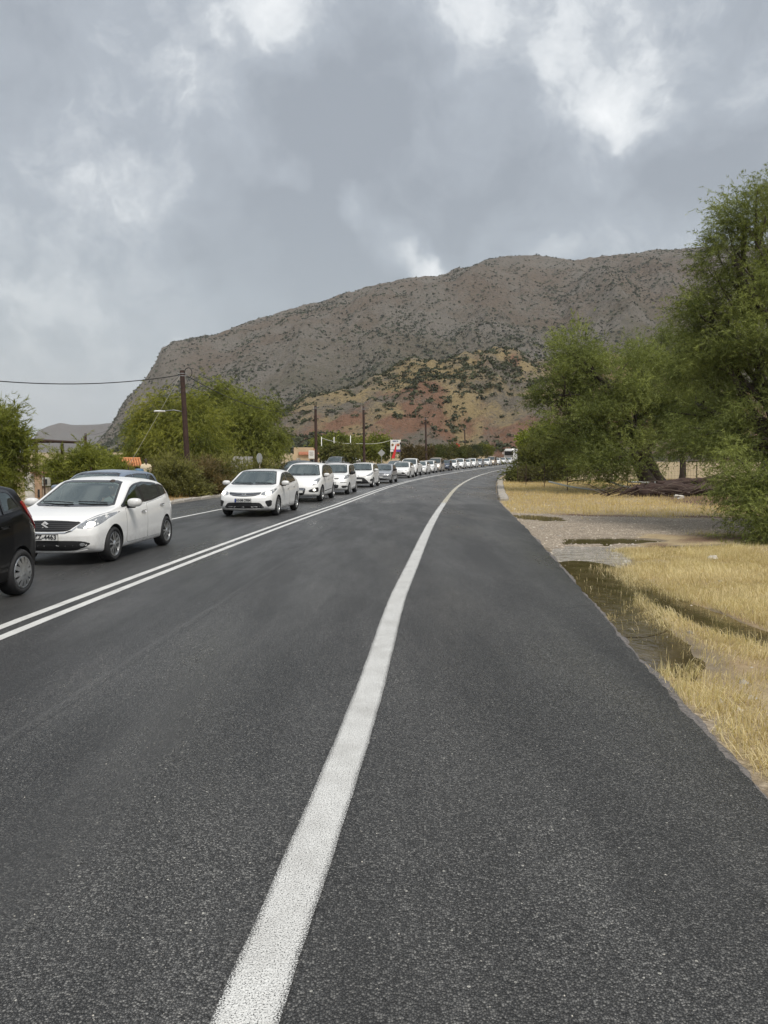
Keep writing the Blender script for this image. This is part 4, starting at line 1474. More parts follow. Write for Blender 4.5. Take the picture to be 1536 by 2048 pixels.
def front_yaris(c):
    c.front([(0, .60), (.30, .60), (.40, .56), (.64, .32), (.62, .26), (0, .25)], 'grille', M_BLACK, off=.004)
    c.lamps([(.40, .67), (.52, .74), (.66, .83), (.78, .92), (.82, .94), (.81, .85), (.74, .74), (.60, .68)], M_LENS, (.66, .76), .045)
    c.strip([(-.56, .70), (-.35, .64), (0, .615), (.35, .64), (.56, .70)], .022, 'front', 'nose_trim', M_BLACK, off=.006)
    c.pair([(.68, .46), (.80, .56), (.80, .42), (.74, .36)], 'fog_insert', M_BLACK, off=.005, res=.03)
    rings_emblem(c, .68, .06)
    c.plate(.45)
def front_old(c):
    c.lamps([(.40, .60), (.42, .70), (.60, .715), (.78, .72), (.79, .64), (.70, .60)], M_LENS, (.62, .655), .045)
    c.front([(0, .69), (.32, .69), (.34, .65), (.32, .62), (0, .62)], 'grille', M_BLACK, off=.004)
    c.strip([(-.78, .53), (-.4, .525), (0, .525), (.4, .525), (.78, .53)], .06, 'front', 'bumper_strip', M_BLACK, off=.012)
    c.front([(0, .38), (.50, .38), (.54, .34), (.50, .26), (0, .26)], 'lower_intake', M_BLACK, off=.004)
    c.pair([(.58, .38), (.72, .38), (.73, .31), (.60, .30)], 'fog_lamp', M_LENS, off=.005, res=.03)
    c.plate(.45)
    for v in ('right', 'left'):
        c.strip([(.95, .52), (2.0, .53), (3.2, .55)], .05, v, 'side_strip', M_BLACK, off=.008)
def front_corolla2(c):
    g = c.front([(0, .52), (.36, .52), (.46, .48), (.66, .30), (.62, .25), (0, .24)], 'grille', M_BLACK, off=.004)
    c.lamps([(.40, .66), (.56, .70), (.70, .76), (.81, .84), (.83, .80), (.80, .71), (.66, .65)], M_DIM, (.72, .72), .04)
    c.strip([(-.40, .655), (0, .64), (.40, .655)], .03, 'front', 'nose_trim', M_CHROME, off=.006)
    rings_emblem(c, .66, .06)
    c.pair([(.74, .52), (.80, .56), (.80, .36), (.74, .33)], 'fog_insert', M_BLACK, off=.005, res=.03)
    c.plate(.47)
def front_generic(c):
    k = c.S.get('fz', 0.)
    c.lamps([(.46, .66 + k), (.50, .76 + k), (.66, .79 + k), (.79, .82 + k), (.81, .74 + k), (.74, .67 + k)], M_LENS if not c.S.get('lit') else M_LIT, (.66, .72 + k), .06)
    c.front([(0, .72 + k), (.36, .72 + k), (.38, .68 + k), (.34, .60 + k), (0, .60 + k)], 'grille', M_BLACK, off=.004)
    c.front([(0, .42 + k * .6), (.56, .42 + k * .6), (.64, .36 + k * .6), (.56, .28 + k * .4), (0, .27 + k * .4)], 'lower_intake', M_BLACK, off=.004)
    c.plate(.50 + k * .7)
def front_fiesta(c):
    front_generic(c)
    for v in ('right', 'left'):
        c.patch([(3.49, 1.20), (3.56, 1.21), (3.70, 1.06), (3.84, .90), (3.85, .83), (3.78, .85), (3.66, .98), (3.55, 1.10)], v, 'tail_lamp', M_RED, off=.012, depth=.02, res=.03)
        c.strip([(3.0, .62), (3.5, .66)], .004, v, 'crease', M_INNER, off=.002)
    c.pair([(.44, 1.13), (.56, 1.16), (.70, .98), (.74, .82), (.66, .80), (.58, .98)], 'tail_lamp', M_RED, view='rear', off=.010, res=.04)

def P(*a_):
    return list(a_)
TYPES = {}
TYPES['baleno'] = dict(name='hatchback_car', L=3.995, W=.873, zb=.185, wheel_r=.305, axles=(.80, 3.32), top=P((0, .68), (.06, .735), (.2, .80), (.55, .875), (.95, .935), (1.05, .955), (1.82, 1.355), (2.0, 1.40), (2.4, 1.432), (2.9, 1.405), (3.3, 1.345), (3.52, 1.28), (3.76, 1.10), (3.93, .97), (3.995, .80)),
    belt=P((0, .70), (.9, .875), (1.6, .905), (2.6, .945), (3.45, 1.045), (4, .9)), screen=((1.01, .945), (1.84, 1.355)), screen_w=(.70, .545), rear_screen=((3.72, 1.08), (3.5, 1.28)),
    dlo=(1.20, 3.50), split=(2.18, 3.08), rear_slant=.30, privacy=True, door_x=(1.28, 2.24, 3.22), seat_x=2.05, rim="multi", bowF=.23, handle_mat=M_CHROME, front=front_baleno,
    pillars=[[(2.13, .955), (2.24, .96), (2.23, 1.315), (2.14, 1.315)], [(3.03, 1.02), (3.13, 1.03), (3.11, 1.255), (3.03, 1.26)]])
TYPES['corolla'] = dict(name='saloon_car', L=4.62, W=.888, zb=.18, wheel_r=.315, axles=(.96, 3.66), top=P((0, .66), (.06, .72), (.2, .80), (.6, .90), (1.05, .965), (1.12, .985), (1.98, 1.385), (2.2, 1.43), (2.7, 1.455), (3.2, 1.41), (3.95, 1.12), (4.05, 1.10), (4.45, 1.08), (4.6, .98), (4.62, .8)),
    belt=P((0, .68), (1.0, .91), (1.7, .935), (2.8, .965), (4.0, 1.03), (4.7, .9)), screen=((1.09, .975), (1.98, 1.385)), screen_w=(.72, .56), rear_screen=((3.9, 1.12), (3.3, 1.36)),
    dlo=(1.36, 3.62), split=(2.42,), rear_slant=.34, door_x=(1.42, 2.48, 3.42), seat_x=2.3, rim='ten', front=front_corolla)
TYPES['cross'] = dict(name='crossover_car', L=4.365, W=.918, zb=.22, wheel_r=.34, axles=(.90, 3.51), top=P((0, .78), (.06, .85), (.2, .93), (.6, 1.03), (.88, 1.08), (.95, 1.10), (1.75, 1.53), (1.95, 1.59), (2.5, 1.63), (3.2, 1.60), (3.75, 1.50), (4.1, 1.15), (4.33, 1.0), (4.365, .8)),
    belt=P((0, .8), (.9, 1.0), (1.6, 1.03), (2.7, 1.07), (3.8, 1.14), (4.4, 1.)), screen=((.92, 1.09), (1.76, 1.53)), screen_w=(.75, .57), rear_screen=((4.0, 1.2), (3.75, 1.48)), bowF=.36,
    dlo=(1.22, 3.78), split=(2.32, 3.2), rear_slant=.3, privacy=True, door_x=(1.3, 2.36, 3.32), seat_x=2.2, rim='ten', front=front_cross)
TYPES['panda'] = dict(name='small_car', L=3.65, W=.822, zb=.20, wheel_r=.29, axles=(.74, 3.04), top=P((0, .80), (.05, .90), (.15, .97), (.55, 1.03), (.72, 1.06), (.78, 1.08), (1.38, 1.46), (1.55, 1.51), (2.1, 1.55), (2.9, 1.53), (3.35, 1.48), (3.56, 1.1), (3.63, .95), (3.65, .8)),
    belt=P((0, .8), (.7, .97), (1.4, .99), (2.4, 1.01), (3.4, 1.05), (3.7, .9)), screen=((.74, 1.07), (1.40, 1.46)), screen_w=(.67, .565), rear_screen=((3.5, 1.15), (3.4, 1.44)), tumble=.26, bowF=.2,
    dlo=(.99, 3.36), split=(1.88, 2.72), rear_slant=.12, door_x=(1.08, 1.95, 2.80), seat_x=1.8, rim='cover', front=front_panda, mirror_mat=M_BLACK)
TYPES['yaris'] = dict(name='hatchback_car', L=3.95, W=.848, zb=.185, wheel_r=.30, axles=(.80, 3.31), top=P((0, .70), (.06, .77), (.2, .86), (.6, .97), (.82, 1.02), (.88, 1.035), (1.62, 1.42), (1.8, 1.465), (2.4, 1.50), (3.1, 1.475), (3.55, 1.40), (3.8, 1.1), (3.92, .95), (3.95, .78)),
    belt=P((0, .72), (.8, .95), (1.5, .975), (2.5, 1.0), (3.5, 1.09), (4, .9)), screen=((.85, 1.03), (1.64, 1.42)), screen_w=(.69, .55), rear_screen=((3.7, 1.12), (3.55, 1.36)),
    dlo=(1.12, 3.42), split=(2.1, 2.95), rear_slant=.28, privacy=True, door_x=(1.2, 2.16, 3.1), seat_x=2.0, rim='ten', front=front_yaris)
TYPES['old'] = dict(name='saloon_car', L=4.05, W=.845, zb=.20, wheel_r=.29, axles=(.82, 3.4), top=P((0, .64), (.05, .70), (.15, .745), (.6, .83), (1.02, .885), (1.1, .905), (1.85, 1.30), (2.05, 1.345), (2.5, 1.38), (3.0, 1.35), (3.6, 1.08), (3.9, 1.03), (4.03, .93), (4.05, .75)),
    belt=P((0, .66), (1.0, .85), (1.7, .88), (2.8, .91), (4.1, .9)), screen=((1.06, .90), (1.86, 1.30)), screen_w=(.69, .57), rear_screen=((3.5, 1.08), (3.1, 1.28)), bowF=.18, tumble=.28,
    dlo=(1.3, 3.3), split=(2.45,), rear_slant=.3, door_x=(1.34, 2.5, 3.2), seat_x=2.2, rim='cover', front=front_old, mirror_mat=M_BLACK)
TYPES['corolla2'] = dict(TYPES['corolla'], front=front_corolla2, rim='multi')
TYPES['hatch'] = dict(TYPES['yaris'], front=front_generic, privacy=False, rim='cover')
TYPES['saloon'] = dict(TYPES['corolla'], front=front_generic, rim='cover')
TYPES['suv'] = dict(TYPES['cross'], front=front_generic, fz=.13, name='suv_car', rim='five')
TYPES['fiesta'] = dict(TYPES['yaris'], front=front_fiesta, name='hatchback_car', rim='cover', privacy=True)
TYPES['mpv'] = dict(name='van_car', L=4.38, W=.90, zb=.20, wheel_r=.315, axles=(.90, 3.63), top=P((0, .80), (.05, .90), (.15, .98), (.55, 1.08), (.75, 1.13), (.8, 1.15), (1.45, 1.70), (1.6, 1.77), (2.2, 1.82), (3.3, 1.82), (4.1, 1.78), (4.3, 1.2), (4.36, 1.), (4.38, .8)),
    belt=P((0, .8), (.8, 1.04), (1.5, 1.08), (2.5, 1.10), (4.2, 1.12), (4.4, 1.)), screen=((.78, 1.14), (1.46, 1.70)), screen_w=(.74, .63), rear_screen=((4.2, 1.2), (4.15, 1.65)), tumble=.22, bowF=.24,
    dlo=(1.05, 4.1), split=(2.1, 3.1), rear_slant=.1, door_x=(1.15, 2.16, 3.2), seat_x=2.0, rim='cover', front=front_generic, fz=.12, mirror_mat=M_BLACK)
TYPES['pickup'] = dict(name='pickup_truck', L=5.25, W=.91, zb=.34, wheel_r=.37, axles=(.95, 4.03), top=P((0, .88), (.05, .98), (.15, 1.05), (.6, 1.13), (1.12, 1.18), (1.2, 1.2), (1.85, 1.66), (2.05, 1.72), (2.6, 1.76), (3.2, 1.73), (3.38, 1.62), (3.52, 1.16), (3.6, 1.14), (5.1, 1.14), (5.22, 1.10), (5.25, .9)),
    belt=P((0, .9), (1.1, 1.10), (3.4, 1.13), (5.3, 1.1)), screen=((1.17, 1.19), (1.86, 1.66)), screen_w=(.74, .60), tumble=.26, bowF=.22,
    dlo=(1.44, 3.34), split=(2.4,), rear_slant=.1, door_x=(1.5, 2.46, 3.36), seat_x=2.2, rim='five', front=front_generic, fz=.22)

PROTO = {}
def get_car(kind, paint):
    """build each kind once per paint, copy afterwards"""
    key = (kind, paint)
    if key not in PROTO:
        S = dict(TYPES[kind])
        if S['front'] is None:
            raise ValueError
        PROTO[key] = Car(S, PAINT[paint]).build()
        return PROTO[key]
    return copy_tree(PROTO[key])

_lane_pts = [(9.0, -4.75), (13.2, -4.67), (24.2, -3.36), (32.3, -2.62), (38, -1.78), (47, -.68), (54.5, .55), (69, 2.35), (75, 3.15), (83, 4.46), (98, 7.2), (113, 10.6), (138, 17.2), (160, 23.3), (175, 28.2), (200, 37)]
f_wheel = pchip([p[0] for p in _lane_pts], [p[1] for p in _lane_pts])
f_head = lambda y: float((f_dbl(y + 3) - f_dbl(y - 1)) / 4.0)
def put_car(kind, paint, y, label, x=None, head=None, group=None, z=None, cat='car'):
    """y, x: where the wheel nearest the centre line stands"""
    o = get_car(kind, paint)
    S = TYPES[kind]
    x = float(f_wheel(y)) if x is None else x
    th = math.atan(f_head(y)) if head is None else head
    ang = PI / 2 - th
    lx, ly = S['axles'][0], -(S['W'] - .06)
    wx = lx * math.cos(ang) - ly * math.sin(ang)
    wy = lx * math.sin(ang) + ly * math.cos(ang)
    px_, py_ = x - wx, y - wy
    sl = float(gz(y + 2) - gz(y - 1)) / 3.
    o.location = (px_, py_, float(gz(y)) - lx * sl * .5 if z is None else z)
    o.rotation_euler = (0, -math.atan(sl) if z is None else 0, ang)
    tag(o, label, cat, group)
    return o

QG = 'cars queuing in the far lane'
# the queue, nearest first
S = TYPES['fiesta']
put_car('fiesta', 'black', 9.86 - 2.51 * math.cos(.07), 'black hatchback cut by the left picture edge, red tail lamp and silver wheel cover', x=-4.70 - 2.51 * .07, group=QG)
put_car('baleno', 'white', 13.2, 'white hatchback with lit headlight and XZZ-4463 plate behind the black car', group=QG, head=.075)
put_car('corolla', 'white', 24.2, 'white saloon with both headlights lit and blue-banded ANM-2984 plate', group=QG, head=.10)
put_car('cross', 'white', 32.3, 'white crossover with upright chrome-barred grille right behind the white saloon', group=QG)
put_car('panda', 'white', 38.2, 'small boxy white car with black mirrors behind the white crossover', group=QG)
put_car('yaris', 'white', 47.0, 'white hatchback with wide black trapezoid grille behind the boxy white car', group=QG)
put_car('old', 'silver', 54.6, 'older silver saloon with black bumper strip in the queue', group=QG)
put_car('corolla2', 'white', 68.5, 'white saloon behind the older silver saloon in the queue', group=QG)
put_car('pickup', 'white', 75.5, 'tall white pickup with roof rails standing out of the queue', group=QG, cat='pickup')
put_car('saloon', 'white', 84.0, 'white saloon following the tall white pickup', group=QG)
put_car('hatch', 'white', 91.5, 'white hatchback half hidden in front of the champagne van', group=QG)
put_car('mpv', 'champagne', 98.5, 'champagne coloured tall van in the middle of the queue', group=QG, cat='van')
put_car('hatch', 'dark_blue', 106.5, 'dark blue hatchback right behind the champagne van', group=QG)
put_car('yaris', 'white', 113.5, 'white hatchback with black grille behind the dark blue hatchback', group=QG)
put_car('suv', 'white', 120.5, 'white suv, second car behind the dark blue hatchback', group=QG)
put_car('hatch', 'white', 127.0, 'white hatchback squeezed between two white suvs in the queue', group=QG)
put_car('suv', 'white', 133.0, 'white suv just in front of the silver hatchback far down the queue', group=QG)
put_car('hatch', 'silver', 140.5, 'silver hatchback far down the queue by the yellow-green bush', group=QG)
put_car('saloon', 'white', 151.0, 'white saloon behind the far silver hatchback', group=QG)
put_car('mpv', 'beige', 158.0, 'beige van far down the queue, left of the lorry', group=QG, cat='van')
put_car('hatch', 'white', 164.5, 'white hatchback partly hidden behind the beige van', group=QG)
put_car('yaris', 'white', 171.5, 'white hatchback with black grille below the lorry cab', group=QG)
put_car('saloon', 'white', 179.0, 'white saloon half hidden by the roadside bush at the bend', group=QG)
# cars off the carriageway on the left
put_car('hatch', 'blue_grey', 18.6, 'blue-grey car parked beyond the white hatchback, only its roof showing', x=-6.55, head=.12, z=float(gz(18)) + .0)
put_car('suv', 'dark_grey', 48.0, 'dark grey car parked left behind the white crossover, windscreen showing', x=-4.75, head=.1, z=float(gz(48)) + .02)
put_car('pickup', 'grey', 82.0, 'grey pickup cab parked beyond the boxy white car', x=-4.6, head=.2, z=.45, cat='pickup')
put_car('suv', 'silver', 132.0, 'silver suv parked high on the verge above the queue', x=-3.7, head=.1, z=1.12)
put_car('saloon', 'silver', 92.0, 'silver saloon parked between the older saloon and the pickup, roof showing', x=1.9, head=.2, z=.3)
put_car('suv', 'dark_blue', 230.0, 'dark suv on the rise left of the lorry', x=34.9, head=.3, z=3.2)

# ------------------------------------------------------------------ lorry
def lorry(x, y, rz):
    t = empty('lorry', (x, y, float(gz(y))), rz, 'white lorry with tall cab towering over the end of the queue', 'lorry')
    Wt = PAINT['white']
    MB().box((0, 1.15, 1.95), (2.48, 2.2, 2.7), bev=.16, taper=.985).build('cab', Wt, t, True, 35)
    MB().box((0, -.02, 2.42), (2.14, .06, .92), bev=.03).build('windscreen', M_FRIT, t)
    MB().box((0, -.12, 3.02), (2.25, .34, .17), bev=.05).build('sun_visor', M_BLACK, t)
    MB().box((0, .02, .62), (2.46, .24, .46), bev=.06).build('bumper', Wt, t)
    g = MB()
    for k in range(4):
        g.box((0, .015, 1.25 + .16 * k), (1.7, .07, .07))
    g.build('grille', pmat('grille_grey', (.3, .3, .31), .5), t)
    for s in (-1, 1):
        MB().box((s * 1.0, -.11, .74), (.34, .05, .2), bev=.02).build('headlight', M_LENS, t)
        m = MB(); m.tube([(s * 1.18, .25, 2.9), (s * 1.42, .1, 2.88), (s * 1.42, .1, 2.0), (s * 1.18, .25, 1.98)], .02, 6)
        arm = m.build('mirror_arm', M_BLACK, t)
        MB().box((s * 1.44, .1, 2.45), (.2, .1, .55), bev=.03).build('mirror', Wt, arm)
        for yy in (1.2, 4.6, 5.9):
            w = MB(); w.lathe([(.02, -.12), (.30, -.12), (.36, -.16), (.48, -.15), (.5, -.1), (.5, .12), (.3, .15), (.02, .15)], 24, 'y')
            wo2 = w.build('wheel', M_RUB, t, True, 40)
            wo2.rotation_euler = (0, 0, PI / 2)
            wo2.location = (s * 1.08, yy, .5)
    MB().box((0, 4.9, 2.3), (2.5, 5.0, 2.6), bev=.05).build('cargo_box', pmat('cargo_white', (.7, .7, .68), .5), t)
    MB().box((0, 3.7, .75), (.9, 6.6, .25)).build('chassis', M_BLACK, t)
    MB().box((.95, -.05, 3.42), (.28, .2, .2), bev=.06).build('marker_lamp', M_DIM, t)
lorry(30.6, 189, -.30)
# ================================================================== vegetation
def at(px, py, depth):
    """world point on the line of sight through (px, py) at a given distance down the road"""
    v = px_dir(px, py)
    return np.array((0, 0, 1.75)) + np.array(v) * (depth / v.y)

def unit(a_):
    return a_ / (np.linalg.norm(a_, axis=-1, keepdims=True) + 1e-9)

def sprig_mesh(rs, C, Dr, ln, nb, bl, bw, col, droop=.35, spread=.75):
    """feathery sprigs: nb narrow blades along a drooping axis"""
    n = len(C)
    t = rs.uniform(.05, 1, (n, nb, 1))
    ax = Dr[:, None, :]
    L_ = ln[:, None, None]
    base = C[:, None, :] + ax * L_ * t
    base[..., 2] -= (droop * L_ * t ** 2)[..., 0]
    tang = ax.repeat(nb, 1).copy()
    tang[..., 2] -= (2 * droop * t)[..., 0]
    tang = unit(tang)
    rnd = unit(rs.normal(size=(n, nb, 3)))
    d = unit(tang + rnd * spread)
    side = unit(np.cross(d, rs.normal(size=(n, nb, 3))))
    l = bl * rs.uniform(.6, 1.3, (n, nb, 1))
    w = bw * rs.uniform(.7, 1.3, (n, nb, 1))
    tip = base + d * l
    tip[..., 2] -= (droop * .35 * l)[..., 0]
    V = np.stack([base - side * w / 2, base + side * w / 2, tip], 2).reshape(-1, 3)
    cc = col[:, None, :] * rs.uniform(.75, 1.25, (n, nb, 1))
    A = np.repeat(cc.reshape(-1, 3), 3, 0)
    return V, np.arange(len(V)).reshape(-1, 3), np.clip(A, .003, 1)

def limb(mb, p0, p1, r0, r1, rnd, bend=.12, seg=5, n=7):
    p0, p1 = Vector(p0), Vector(p1)
    d = (p1 - p0).length
    pts, rad = [], []
    off = Vector((rnd.uniform(-1, 1), rnd.uniform(-1, 1), rnd.uniform(-.3, .8))) * d * bend
    for k in range(seg + 1):
        t = k / seg
        pts.append(p0.lerp(p1, t) + off * math.sin(t * PI) + Vector((rnd.uniform(-1, 1), rnd.uniform(-1, 1), rnd.uniform(-1, 1))) * d * .018)
        rad.append(r0 + (r1 - r0) * t ** .8)
    mb.tube(pts, rad, n)
    return pts

def tree(name, label, cat, base, blobs, seed, colA, colB, clumps=80, sprigs=60, nb=14, ln=(.35, .6), bl=.16, bw=.016, cr=.45, trunk_r=.16, droop=.35, spread=.75, stems=1, updir=.5, group=None, wind=(0, 0, 0), twigs=True, bark=M_BARK, shell=.5, lean=.25, matl=None):
    rs = np.random.RandomState(seed)
    rnd = random.Random(seed)
    base = np.array(base, float)
    root = empty(name, tuple(base), 0, label, cat, group)
    B = [(np.array(b[0]) - base, np.array(b[1])) for b in blobs]
    vol = np.array([np.prod(b[1]) ** (2 / 3.) for b in B])
    pick = rs.choice(len(B), clumps, p=vol / vol.sum())
    # even cover: make sure each blob has its share
    pick = np.sort(pick)
    d = unit(rs.normal(size=(clumps, 3)))
    d[:, 2] = np.where(d[:, 2] < -.3, d[:, 2] * .5, d[:, 2])
    rr = shell + (1 - shell) * rs.rand(clumps, 1) ** .6
    bc = np.array([B[i][0] for i in pick]); br = np.array([B[i][1] for i in pick])
    CC = bc + d * rr * br
    CC[:, 2] = np.maximum(CC[:, 2], .25)
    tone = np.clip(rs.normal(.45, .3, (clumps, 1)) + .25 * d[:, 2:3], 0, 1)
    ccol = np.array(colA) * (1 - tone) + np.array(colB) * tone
    idx = np.repeat(np.arange(clumps), sprigs)
    n = len(idx)
    crr = cr * rs.uniform(.65, 1.35, clumps)[idx][:, None]
    C = CC[idx] + rs.normal(size=(n, 3)) * crr * .55
    C[:, 2] = np.maximum(C[:, 2], .06)
    Dr = unit(d[idx] * .8 + rs.normal(size=(n, 3)) * .65 + np.array([0, 0, updir]) + np.array(wind))
    V, T, A = sprig_mesh(rs, C, Dr, rs.uniform(ln[0], ln[1], n), nb, bl, bw, ccol[idx] * rs.uniform(.8, 1.2, (n, 1)), droop, spread)
    V[:, 2] = np.maximum(V[:, 2], .02)
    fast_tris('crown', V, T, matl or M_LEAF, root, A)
    # limbs
    mb = MB()
    for s in range(stems):
        an = 2 * PI * s / stems + .7
        st = Vector((math.cos(an) * trunk_r * 1.2 * (stems > 1), math.sin(an) * trunk_r * 1.2 * (stems > 1), -.1))
        mine = [k for k in range(len(B)) if k % stems == s] or [0]
        mean = Vector(np.mean([B[k][0] for k in mine], 0))
        fork = st.lerp(mean, lean + .15) + Vector((0, 0, .1))
        fork.z = max(fork.z, .35)
        limb(mb, st, fork, trunk_r * 1.15, trunk_r * .75, rnd, .08, 5, 9)
        for k in mine:
            c = Vector(B[k][0])
            limb(mb, fork, c, trunk_r * .55, trunk_r * .22, rnd, .15, 6, 7)
            if twigs:
                sel = [j for j in range(clumps) if pick[j] == k]
                rnd.shuffle(sel)
                for j in sel[:9]:
                    mid = fork.lerp(c, rnd.uniform(.55, 1.0))
                    limb(mb, mid, Vector(CC[j]), trunk_r * .2, .008, rnd, .15, 4, 5)
    mb.build('trunk', bark, root, True)
    return root

def blob(px, py, depth, rx, rz, ry=None, s=1538.):
    """crown lobe centre and radii (radii given as pixels at that distance)"""
    k = depth / s
    return (at(px, py, depth), (rx * k, (ry if ry else (rx + rz) / 2) * k, rz * k))

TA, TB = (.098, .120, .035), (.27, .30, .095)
# --- right side: the tamarisks
b1 = [blob(1160, 715, 42, 55, 60), blob(1120, 790, 41, 58, 52), blob(1215, 770, 42, 85, 75), blob(1175, 860, 40.5, 85, 60), blob(1265, 850, 41, 90, 80), blob(1330, 790, 43, 70, 70),
      blob(1230, 925, 39.5, 80, 38), blob(1365, 850, 42, 55, 45), blob(1290, 720, 44, 45, 45), blob(1120, 880, 42, 45, 45)]
tree('tamarisk_tree', 'broad feathery tamarisk with dark forked trunk behind the brush pile', 'tree', (15.2, 42.5, gzz(15.2, 42.5) - .05), b1, 21, TA, TB, clumps=200, sprigs=70, nb=15, ln=(.45, .85), bl=.16, bw=.029, cr=.68, shell=.35, spread=1.0, trunk_r=.42, droop=.30, stems=2, updir=.75, wind=(-.15, 0, 0), group='tamarisks on the right')
b2 = [blob(1500, 450, 20, 60, 70), blob(1455, 520, 20, 50, 60), blob(1420, 640, 20.5, 70, 55), blob(1500, 600, 20, 100, 85), blob(1400, 740, 21, 50, 50), blob(1490, 760, 19.5, 110, 90),
      blob(1450, 860, 19, 80, 60), blob(1530, 880, 18.5, 100, 75), blob(1500, 965, 17.5, 66, 56), blob(1490, 980, 17.2, 55, 50), blob(1520, 1010, 17, 50, 50), blob(1535, 1045, 16.5, 34, 46), blob(1528, 1060, 16.3, 30, 40), blob(1640, 560, 21, 110, 110), blob(1680, 760, 20.5, 130, 110), blob(1640, 920, 19.5, 110, 80), blob(1590, 400, 21, 60, 70), blob(1440, 700, 20, 60, 60), blob(1520, 700, 19, 70, 70), blob(1540, 820, 18.5, 70, 60), blob(1395, 810, 22, 55, 60), blob(1400, 890, 22, 60, 50)]
tree('tamarisk_tree', 'tall tamarisk leaning into the picture from the right edge', 'tree', (12.6, 20.3, gzz(12.6, 20.3) - .05), b2, 22, TA, TB, clumps=330, sprigs=70, nb=16, ln=(.28, .55), bl=.088, bw=.0145, cr=.36, shell=.4, spread=1.0, trunk_r=.26, droop=.32, stems=2, updir=.45, wind=(-.35, -.1, 0), group='tamarisks on the right')
b3 = [blob(1290, 690, 54, 40, 32), blob(1345, 720, 54, 60, 50), blob(1265, 745, 54, 40, 30), blob(1400, 700, 56, 70, 60), blob(1340, 800, 55, 80, 60), blob(1400, 850, 55, 80, 60), blob(1420, 780, 56, 70, 60)]
tree('tamarisk_tree', 'thin tamarisk with bare branches between the broad and the tall ones', 'tree', (21.3, 55, gzz(21.3, 55)), b3, 23, TA, (.17, .20, .07), clumps=110, sprigs=50, nb=13, ln=(.5, .9), bl=.24, bw=.022, cr=.65, trunk_r=.22, droop=.3, group='tamarisks on the right')
# --- right side: bush by the bend
BA, BB = (.080, .084, .030), (.20, .21, .055)
b4 = [blob(1050, 935, 60, 34, 36), blob(1085, 912, 61, 42, 34), blob(1120, 925, 60, 45, 45), blob(1032, 955, 59, 16, 20), blob(1090, 950, 58.5, 50, 26)]
tree('roadside_bush', 'big dense olive green bush at the right-hand bend', 'bush', (11.8, 60.5, gzz(11.8, 60.5)), b4, 24, BA, BB, clumps=130, sprigs=60, nb=12, ln=(.25, .5), bl=.15, bw=.06, cr=.6, trunk_r=.10, droop=.1, stems=3, updir=.4, group='bushes beside the road')
b4b = [blob(1080, 884, 64, 30, 16), blob(1105, 870, 65, 26, 16), blob(1060, 893, 63, 20, 14)]
tree('roadside_bush', 'bright yellow-green bush showing above the dense olive one', 'bush', (13.4, 65, gzz(13.4, 65)), b4b, 25, (.13, .16, .022), (.24, .27, .035), clumps=50, sprigs=45, nb=12, ln=(.25, .5), bl=.16, bw=.07, cr=.55, trunk_r=.08, droop=.1, stems=2, updir=.5, group='bushes beside the road')
# --- left: big trees behind the pole
LA, LB = (.105, .125, .026), (.25, .265, .055)
b5 = [blob(330, 835, 52, 55, 40), blob(300, 870, 51, 40, 35), blob(375, 830, 52, 50, 38), blob(400, 880, 50, 48, 45), blob(345, 895, 50, 60, 40), blob(290, 925, 52, 40, 30), blob(410, 920, 50, 40, 30)]
tree('pepper_tree', 'round yellow-green tree behind the leaning wooden pole', 'tree', (-14.2, 52.5, gzz(-14.2, 52.5)), b5, 31, LA, (.30, .30, .055), clumps=110, sprigs=56, nb=13, ln=(.4, .8), bl=.22, bw=.035, cr=.75, trunk_r=.22, droop=.55, stems=2, updir=.25, group='big trees on the left')
b6 = [blob(420, 790, 60, 32, 26), blob(450, 820, 59, 50, 36), blob(500, 825, 59, 42, 34), blob(470, 870, 57, 60, 48), blob(530, 865, 57, 40, 45), blob(550, 900, 57, 26, 32), blob(480, 920, 56, 70, 34), blob(420, 850, 60, 50, 50)]
tree('pepper_tree', 'tall drooping green tree right of the leaning pole', 'tree', (-11.6, 59, gzz(-11.6, 59)), b6, 32, LA, LB, clumps=130, sprigs=56, nb=13, ln=(.45, .9), bl=.24, bw=.035, cr=.8, trunk_r=.25, droop=.65, stems=2, updir=.2, group='big trees on the left')
b7 = [blob(280, 855, 66, 18, 13), blob(295, 870, 66, 16, 10), blob(268, 872, 66, 12, 8)]
tree('pepper_tree', 'small umbrella-shaped tree with bare dark stem at the left tree group', 'tree', (-21., 66, gzz(-21., 66)), b7, 33, LA, LB, clumps=26, sprigs=45, nb=12, ln=(.35, .7), bl=.22, bw=.035, cr=.5, trunk_r=.12, droop=.3, updir=.3, group='big trees on the left', lean=.4)
# --- left: hedge of bushes along the kerb
HA, HB = (.090, .090, .032), (.26, .25, .08)
for (lab, bl_, sd, cb) in (('olive bush beside the kerb, nearest of the hedge behind the white hatchback', [blob(345, 960, 36, 40, 32), blob(320, 985, 35, 28, 22), blob(375, 985, 35.5, 40, 22)], 41, HB),
                           ('brownish bush in the middle of the hedge left of the white saloon', [blob(405, 962, 38, 44, 32), blob(440, 985, 37.5, 36, 20), blob(420, 950, 39, 30, 20)], 42, (.22, .16, .075)),
                           ('olive bush at the hedge end above the white saloon bonnet', [blob(465, 958, 40, 40, 30), blob(500, 968, 42, 22, 22), blob(455, 985, 39, 40, 18)], 43, HB)):
    c = np.mean([q[0] for q in bl_], 0)
    tree('hedge_bush', lab, 'bush', (c[0], c[1], gzz(c[0], c[1])), bl_, sd, HA, cb, clumps=80, sprigs=42, nb=13, ln=(.22, .45), bl=.11, bw=.034, cr=.36, trunk_r=.05, droop=.08, stems=3, updir=.6, group='hedge bushes on the left')
b8 = [blob(475, 938, 48, 80, 12), blob(400, 940, 47, 80, 16), blob(330, 940, 47, 40, 14)]
